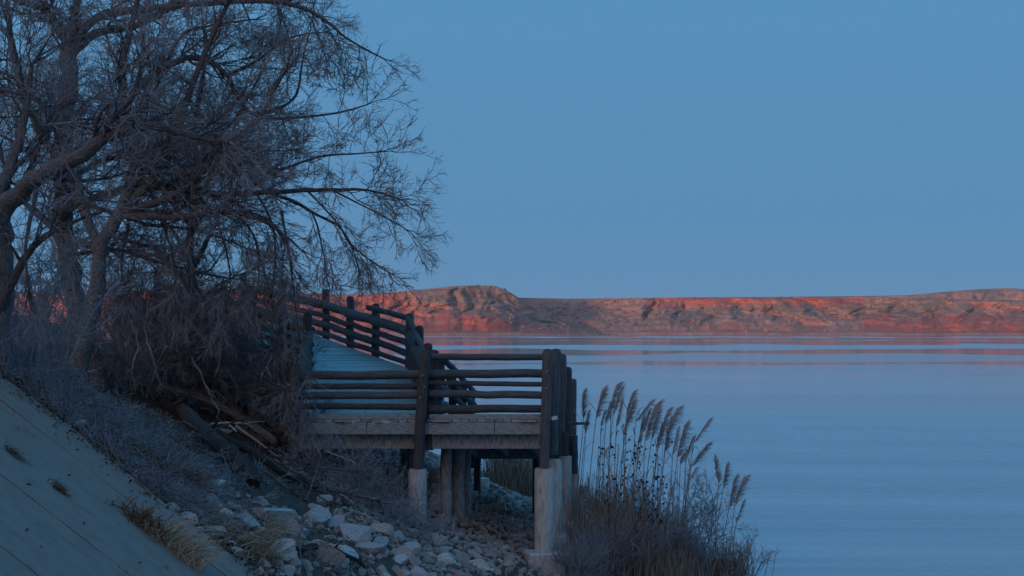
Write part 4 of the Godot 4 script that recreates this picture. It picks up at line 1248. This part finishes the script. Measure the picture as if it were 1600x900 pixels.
# ---------------------------------------------------------------- paved slope
func pavement() -> void:
	var root := Node3D.new()
	root.name = "pavement"
	add_child(root)
	root.set_meta("kind", "structure")
	root.set_meta("label", "grey concrete paving slabs on the slope")
	# slabs two metres wide running down the slope, joints open by a finger's width
	var joints := [6.6, 8.3, 9.95, 11.55, 13.06, 15.12, 16.0]
	var dirv := Vector3(1, -0.776, 0).normalized()
	var up := Vector3(0.776, 1, 0).normalized()
	for j in joints.size() - 1:
		for s in 2:
			var a := -9.6 if s == 0 else -5.9
			var b := -5.912 if s == 0 else -1.2
			var d0: float = joints[j] + 0.007
			var d1: float = joints[j + 1] - 0.007
			var mb := MB.new()
			var n := 28
			var m := 8
			# top sheet with a ragged outer edge, then its sides
			var rows := []
			for i in n + 1:
				var x := lerpf(a, b, float(i) / n)
				for k in m + 1:
					var dd := lerpf(d0, d1, float(k) / m)
					if j == joints.size() - 2 and k == m: dd += nz.get_noise_1d(x * 40.0) * 0.11 + nz.get_noise_1d(x * 160.0 + 9.0) * 0.05
					if k == 0 or (k == m and j < joints.size() - 2): dd += nz.get_noise_2d(x * 45.0, d0 * 20) * 0.035 * (-1.0 if k == 0 else 1.0) - (0.012 if k > 0 else -0.012)
					var lift: float = 0.035 + nz.get_noise_2d(x * 6.0, dd * 6.0) * 0.003 + [0.0, 0.006, -0.004][s % 3]
					rows.append(Vector3(x, -0.04 - 0.776 * x, -dd) + up * lift)
			for r in rows: mb.vert(r, up, Vector2(r.x, r.z))
			for i in n:
				for k in m:
					var q := i * (m + 1) + k
					mb.ix.append_array(PackedInt32Array([q, q + 1, q + m + 2, q, q + m + 2, q + m + 1]))
			var rim := []
			for i in n + 1: rim.append(i * (m + 1))
			for k in range(1, m + 1): rim.append(n * (m + 1) + k)
			for i in range(n - 1, -1, -1): rim.append(i * (m + 1) + m)
			for k in range(m - 1, 0, -1): rim.append(k)
			for i in rim.size():
				var p: Vector3 = rows[rim[i]]
				var q2: Vector3 = rows[rim[(i + 1) % rim.size()]]
				var no := (q2 - p).cross(up).normalized()
				var k2 := mb.v.size()
				mb.vert(p, no); mb.vert(q2, no); mb.vert(q2 - up * 0.14, no); mb.vert(p - up * 0.14, no)
				mb.ix.append_array(PackedInt32Array([k2, k2 + 1, k2 + 2, k2, k2 + 2, k2 + 3]))
			part("slab", mb.mesh(M.paving), root)
	# dry weeds and windblown bits on the slabs
	var keep := [[g3(0.42, 0.35, 0.24), g3(0.5, 0.43, 0.31), g3(0.32, 0.26, 0.17)], [g3(0.13, 0.08, 0.045), g3(0.18, 0.12, 0.07), g3(0.09, 0.06, 0.04)]]
	var p := hit(262, 862)
	var tw := thing("grass_tuft", p, "dry straw and brown grass tuft growing from a joint in the paved slope", "grass")
	var s1 := MB.new()
	s1.colored = true
	for k in 340:
		s1.col = keep[0][rng.randi() % 3]
		var q := p + Vector3(rnd(-0.12, 0.3), 0, rnd(-0.12, 0.12))
		q.y = bank(q.x, -q.z) + 0.03
		var dir := (Vector3(rnd(-0.5, 1.3), rnd(0.5, 1.3), rnd(-0.6, 0.6))).normalized()
		var l := rnd(0.2, 0.46)
		s1.blade([q, q + dir * l * 0.4, q + dir * l * 0.75 + Vector3(0.03, -0.02, 0), q + dir * l + Vector3(0.08, -0.09, 0)], [0.004, 0.0035, 0.0025, 0.001], dir.cross(rvec()).normalized())
	part("straw", s1.mesh(M.straw), tw)
	var s2 := MB.new()
	s2.colored = true
	for k in 300:
		s2.col = keep[1][rng.randi() % 3]
		var o := Vector3(-0.2 + rng.randfn(0, 0.13), 0, rng.randfn(0, 0.09))
		var q := p + o
		q.y = bank(q.x, -q.z) + 0.03 + rnd(0, 0.14) * maxf(0.0, 1.0 - absf(o.x + 0.2) * 3.0)
		var dir := (Vector3(rnd(-1.0, 0.8), rnd(-0.3, 0.5) + 0.25, rnd(-0.7, 0.7))).normalized()
		var l := rnd(0.1, 0.22)
		s2.blade([q, q + dir * l * 0.5 + Vector3(0, 0.02, 0), q + dir * l], [0.005, 0.005, 0.002], dir.cross(rvec()).normalized())
	part("dead_leaves", s2.mesh(M.straw), tw)
	for q3 in [[16, 716, "small dark weed in the pavement near the upper joint"], [86, 772, "small dark weed drooping on the pavement above the long joint"]]:
		var w := hit(q3[0], q3[1])
		var mb := MB.new()
		mb.colored = true
		for k in 90:
			mb.col = keep[1][rng.randi() % 3] * 0.6
			var q := Vector3(rng.randfn(0, 0.035), 0.03, rng.randfn(0, 0.03))
			q.y -= q.x * 0.776
			var dir := Vector3(rnd(-0.6, 1.2), rnd(-0.5, 0.3), rnd(-0.6, 0.6)).normalized()
			mb.blade([q, q + dir * 0.05 + Vector3(0, 0.03, 0), q + dir * 0.11], [0.004, 0.004, 0.002], dir.cross(rvec()).normalized())
		solo("small_weed", mb.mesh(M.straw), w, q3[2], "weed")
	# straw grass at the edge between slabs and rocks
	for q4 in [[402, 868, 0.42, "tall straw grass at the lower pavement edge beside the boulders"], [430, 846, 0.36, "straw grass leaning on the largest grey boulder"], [372, 852, 0.26, "low straw grass on the rim of the pavement"], [338, 826, 0.25, "sparse dry grass by the light slab-like rock"], [250, 742, 0.3, "brown dry grass before the upright brown rock"], [160, 672, 0.22, "sparse brown grass past the pale pointed boulder"], [290, 752, 0.3, "dark dry grass above the upright brown rock"], [205, 712, 0.22, "thin dry grass in the leaf litter"]]:
		var w := hit(q4[0], q4[1])
		var mb := MB.new()
		mb.colored = true
		var pal: Array = [g3(0.3, 0.25, 0.17), g3(0.36, 0.3, 0.21), g3(0.2, 0.16, 0.11)] if q4[0] > 320 else keep[1]
		for k in 130:
			mb.col = pal[rng.randi() % 3]
			var q := Vector3(rng.randfn(0, 0.13), 0, rng.randfn(0, 0.13))
			q.y = bank(w.x + q.x, -(w.z + q.z)) - w.y
			var dir := Vector3(rnd(-0.4, 1.0), rnd(0.4, 1.1), rnd(-0.5, 0.7)).normalized()
			var l: float = q4[2] * rnd(0.5, 1.1)
			mb.blade([q, q + dir * l * 0.4, q + dir * l * 0.75 + Vector3(0.03, -0.03, 0), q + dir * l + Vector3(0.09, -0.12, 0)], [0.004, 0.004, 0.003, 0.001], dir.cross(rvec()).normalized())
		solo("dry_grass", mb.mesh(M.straw), w, q4[3], "grass")

# ---------------------------------------------------------------- reeds
func plume_mesh(sd: int) -> ArrayMesh:
	# local y along the plume, one metre long; strands sweep up and to +x
	var keep := rng.state
	rng.seed = sd
	var mb := MB.new()
	var side := rnd(0.1, 0.8)
	var bend := rnd(-0.02, 0.22)
	for k in 300:
		var t := pow(rng.randf(), 0.8)
		var q := Vector3(bend * t * t * 0.6, t * 0.86, 0)
		var a := rnd(0, TAU)
		var wide := 0.24 * sin(PI * clampf(t * 0.85 + 0.12, 0, 1))
		var out := Vector3(cos(a) + side, 0, sin(a)) * wide * rnd(0.3, 1.0) + Vector3(bend * t * t, 0, 0)
		var l := rnd(0.10, 0.24)
		var e := q + out + Vector3(0.05, l * (1.0 - 0.35 * out.length() / 0.24), 0)
		mb.blade([q, q.lerp(e, 0.55) + Vector3(0, 0.02, 0), e], [0.004, 0.008, 0.001], Vector3(cos(a + 1.3), 0.2, sin(a + 1.3)).normalized())
	mb.tube([Vector3.ZERO, Vector3(bend * 0.15, 0.5, 0), Vector3(bend * 0.55, 0.95, 0)], [0.008, 0.006, 0.002], 4)
	rng.state = keep
	return mb.mesh(M.plume)

func reeds() -> void:
	var plumes := []
	for i in 8: plumes.append(plume_mesh(900 + i))
	var tips := [[939, 604, 931, 655], [908, 611, 912, 655], [957, 597, 955, 642], [967, 604, 958, 649], [972, 624, 963, 668], [989, 623, 979, 666], [1017, 623, 993, 659], [1019, 627, 1008, 690], [1002, 650, 998, 694],
		[1025, 642, 1018, 688], [1039, 635, 1029, 690], [1055, 633, 1041, 678], [1048, 655, 1039, 707], [1058, 667, 1051, 711], [1068, 659, 1058, 717], [1080, 681, 1072, 717], [1108, 652, 1084, 692], [1105, 690, 1080, 730],
		[1085, 728, 1077, 752], [1066, 706, 1063, 726], [1117, 714, 1123, 757], [1134, 723, 1130, 764], [1146, 743, 1139, 795], [1160, 742, 1148, 788], [1160, 781, 1151, 816], [917, 642, 914, 680], [941, 640, 939, 668],
		[950, 625, 946, 664], [983, 640, 974, 682], [1033, 660, 1026, 700], [1012, 640, 1004, 676], [985, 610, 979, 650]]
	for i in tips.size():
		var q: Array = tips[i]
		var d := 27.0 + rng.randf() * 1.6 if q[0] < 1100 else 28.3 + rng.randf() * 0.4
		var lo := px(q[2], q[3], d)
		var hi := px(q[0], q[1], d - rnd(-0.1, 0.1))
		var base := px(q[2] - rnd(4, 22), 905, d)
		if q[2] > 1100: base = px(q[2] - rnd(2, 12), 900, d)
		base.y = maxf(bank(base.x, d), -0.1)
		var o := thing("reed", base, "tall dry reed with a feathery purple-brown plume by the pillars" if q[0] < 1100 else "shorter plumed reed standing out alone towards open water", "reed", "plumed reeds by the pier" if q[0] < 1100 else "plumed reeds towards open water")
		var mid := base.lerp(lo, 0.55) + Vector3(rnd(-0.06, 0.04), 0, rnd(-0.05, 0.05))
		var pts := bez([base, mid, lo, lo.lerp(hi, 0.3)], 4)
		var rad := []
		for k in pts.size(): rad.append(lerpf(0.009, 0.005, float(k) / pts.size()))
		var mb := MB.new()
		mb.tube(pts, rad, 5)
		part("stem", mb.mesh(M.reed_stem), o)
		for k in 3:
			var s := along(pts, rnd(0.25, 0.8))
			var a := rnd(0, TAU)
			var dir := Vector3(cos(a), 1.1, sin(a)).normalized()
			var l := rnd(0.25, 0.5)
			var lf := MB.new()
			lf.blade([s, s + dir * l * 0.4, s + dir * l * 0.75 + Vector3(0.02, -0.04, 0), s + dir * l + Vector3(0.05, -0.2, 0)], [0.006, 0.01, 0.007, 0.001], Vector3(-sin(a), 0, cos(a)))
			part("leaf", lf.mesh(M.reed_stem), o)
		var pl := MeshInstance3D.new()
		pl.name = "plume"
		pl.mesh = plumes[i % 8]
		o.add_child(pl)
		var y := (hi - lo)
		var len := y.length() * 1.08
		y = y.normalized()
		var z := Vector3.RIGHT.cross(y).normalized()
		var x := y.cross(z)
		var fat := rnd(0.65, 1.25)
		pl.transform = Transform3D(Basis(x * len * fat, y * len, z * len * fat), lo - base)
	# stems without plumes and grassy stalks fill the stand
	var stalk := []
	for v in 4:
		var mb := MB.new()
		mb.colored = true
		for k in 70:
			mb.col = [g3(0.2, 0.175, 0.14), g3(0.27, 0.235, 0.18), g3(0.13, 0.115, 0.1), g3(0.17, 0.17, 0.145)][rng.randi() % 4]
			var q := Vector3(rng.randfn(0, 0.16), 0, rng.randfn(0, 0.16))
			var dir := Vector3(rnd(-0.22, 0.28), 1, rnd(-0.25, 0.25)).normalized()
			var l := rnd(0.5, 1.25)
			mb.blade([q, q + dir * l * 0.45, q + dir * l * 0.8 + rvec() * 0.03, q + dir * l + rvec() * 0.1], [0.006, 0.006, 0.005, 0.002], Vector3(rnd(-1, 1), 0, rnd(-1, 1)).normalized())
		stalk.append(mb.mesh(M.straw))
	for k in 58:
		var x := rnd(900, 1085)
		var d := rnd(26.2, 28.8)
		if k > 50:
			x = rnd(1112, 1150); d = rnd(28.0, 28.6)
		var b := px(x, 900, d)
		b.y = maxf(bank(b.x, d), -0.08)
		var o := solo("reed_clump", stalk[k % 4], b, "clump of dry brown stalks at the foot of the reeds" if k <= 50 else "small clump of dry stalks under the reeds towards open water", "reeds", "dry stalks under the reeds" if k <= 50 else "dry stalks towards open water")
		o.rotation.y = rnd(0, TAU)
		var h := 0.75 + 0.75 * exp(-pow((x - 965.0) / 60.0, 2.0)) if k <= 50 else 0.7
		o.scale = Vector3(1.0, h * rnd(0.8, 1.15), 1.0)
	for k in 34:
		var d := rnd(26.6, 28.6)
		var X := rnd(905, 1070)
		var b := px(X - rnd(2, 14), 900, d)
		b.y = maxf(bank(b.x, d), -0.08)
		var hi := px(X + rnd(-6, 14), rnd(660, 770) + maxf(0.0, X - 1000.0) * 0.5, d)
		var o := thing("bare_reed", b, "thin dry reed stem without plume in the stand by the pillars", "reed", "reed stems without plumes")
		var mb := MB.new()
		var pts := bez([b, b.lerp(hi, 0.5) + rvec() * 0.06, hi], 4)
		var rad := []
		for j in pts.size(): rad.append(lerpf(0.008, 0.003, float(j) / pts.size()))
		mb.tube(pts, rad, 4)
		part("stem", mb.mesh(M.reed_stem), o)
		for j in 3:
			var s := along(pts, rnd(0.3, 0.95))
			var a := rnd(0, TAU)
			var dir := Vector3(cos(a), 1.3, sin(a)).normalized()
			var l := rnd(0.2, 0.45)
			var lf := MB.new()
			lf.blade([s, s + dir * l * 0.4, s + dir * l * 0.75 + Vector3(0.02, -0.03, 0), s + dir * l + Vector3(0.05, -0.15, 0)], [0.006, 0.01, 0.007, 0.001], Vector3(-sin(a), 0, cos(a)))
			part("leaf", lf.mesh(M.reed_stem), o)
	# dark weed stalks hung with burrs
	for k in 9:
		var b := px(rnd(945, 1045), 900, rnd(26.4, 27.2))
		b.y = maxf(bank(b.x, -b.z), 0.0)
		var o := thing("burr_weed", b, "thin dead weed stalk hung with small black burrs among the reeds", "weed", "burr weeds among the reeds")
		var mb := MB.new()
		var br := MB.new()
		var top := px(rnd(945, 1050), rnd(672, 760), 27.0)
		var pts := bez([b, b.lerp(top, 0.5) + rvec() * 0.08, top], 5)
		mb.tube(pts, [0.007, 0.007, 0.007, 0.006, 0.006, 0.006, 0.005, 0.005, 0.004, 0.004, 0.003], 4)
		for j in 16:
			var q := along(pts, rnd(0.4, 1.0))
			var e := q + Vector3(rnd(-0.16, 0.16), rnd(0.02, 0.16), rnd(-0.16, 0.16))
			mb.twig([q, q.lerp(e, 0.5) + rvec() * 0.01, e], 0.004, 0.003)
			br.tube([e - Vector3(0, 0.02, 0), e - Vector3(0, 0.012, 0), e + Vector3(0, 0.012, 0), e + Vector3(0, 0.02, 0)], [0.004, 0.018, 0.018, 0.004], 6, true)
		part("stalk", mb.mesh(M.twig), o)
		part("burrs", br.mesh(M.burr), o).set_meta("kind", "stuff")
	# straw reeds on the far side, seen under the deck
	for k in 16:
		var d := rnd(35.0, 37.5)
		var b := px(rnd(772, 842), 780, d)
		b.y = maxf(bank(b.x, d), -0.05)
		var o := solo("far_reed_clump", stalk[k % 4], b, "tan reed clump beyond the mound seen under the pier deck", "reeds", "tan reeds behind the pier")
		o.scale = Vector3(1.1, rnd(0.75, 1.1), 1.1)
		o.rotation.y = rnd(0, TAU)

# ---------------------------------------------------------------- far shore
func far_shore() -> void:
	var mesa := [[-500.0, 462.0], [340.0, 452.0], [560.0, 462.0], [780.0, 464.0], [900.0, 466.5], [948.0, 466.0], [1100.0, 464.0], [1250.0, 463.5], [1360.0, 463.0], [1430.0, 466.0], [1600.0, 469.0], [2200.0, 462.0]]
	var s1 := cliffs("cliffs", mesa, [[-500.0, 1420.0], [800.0, 1420.0], [1100.0, 1390.0], [1600.0, 1330.0], [2200.0, 1300.0]], 110.0,
		func(X, h): return smooth_table([[0.0, 0.85], [0.4, 0.75], [0.6, 0.25], [1.0, 0.3]], h) if X > 1350 else (smooth_table([[0.0, 0.35], [0.6, 0.25], [0.8, 0.62], [1.0, 0.66]], h) if X > 1010 else 0.22), -400.0, 2100.0, 5, "red clay and scrub cliffs along the far shore")
	var butte := [[-300.0, 466.0], [340.0, 455.0], [545.0, 460.0], [620.0, 456.0], [700.0, 447.5], [735.0, 445.5], [772.0, 446.0], [790.0, 452.0], [812.0, 466.0], [840.0, 484.0], [880.0, 503.0], [915.0, 515.0], [945.0, 521.5], [960.0, 523.5]]
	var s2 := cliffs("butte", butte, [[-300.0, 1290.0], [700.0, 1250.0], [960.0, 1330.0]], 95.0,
		func(X, h): return maxf(smooth_table([[0.0, 0.9], [0.35, 0.75], [0.5, 0.2], [1.0, 0.15]], h), smooth_table([[560.0, 0.75], [660.0, 0.45], [740.0, 0.1]], X)) - smooth_table([[770.0, 0.0], [800.0, 0.3], [958.0, 0.3]], X) * (1.0 if h > 0.12 else 0.4), -250.0, 958.0, 17, "red headland with a bald rounded top across the lake")  # right flank less red: scrub, plus some of its shade put into colour
	var back := [[900.0, 490.0], [1100.0, 470.0], [1250.0, 463.0], [1330.0, 462.5], [1420.0, 461.0], [1470.0, 456.0], [1530.0, 451.5], [1575.0, 449.5], [1640.0, 454.0], [1800.0, 450.0], [2200.0, 448.0]]
	cliffs("hills", back, [[900.0, 1650.0], [2200.0, 1600.0]], 160.0, func(_X, _h): return -0.6, 950.0, 2150.0, 29, "low scrub hill behind the far cliffs")
	# scrub bushes dotted over the slopes
	var bm := rock_mesh(811, 1, 2, Vector3(1, 0.75, 1), M.scrub)
	var at := []
	var cols := []
	var all := s1 + s2
	for p in all:
		var s := rnd(0.3, 1.25)
		at.append(Transform3D(Basis(Vector3.UP, rnd(0, 6)).scaled(Vector3.ONE * s), p + Vector3(0, s * 0.3, 0)))
		cols.append([g3(0.06, 0.065, 0.05), g3(0.09, 0.08, 0.06), g3(0.2, 0.16, 0.14), g3(0.05, 0.05, 0.045)][rng.randi() % 4])
	var o := many("scrub_bushes", bm, at, self, cols)
	tag(o, "dark scrub and boulders scattered over the far cliffs", "scrub")

func _ready() -> void:
	rng.seed = 20240
	nz.seed = 7; nz.frequency = 0.05; nz.fractal_octaves = 3
	lighting()
	materials()
	lake()
	land()
	far_shore()
	pavement()
	pier()
	stones()
	fallen_twigs()
	dead_wood()
	trees()
	brush()
	reeds()
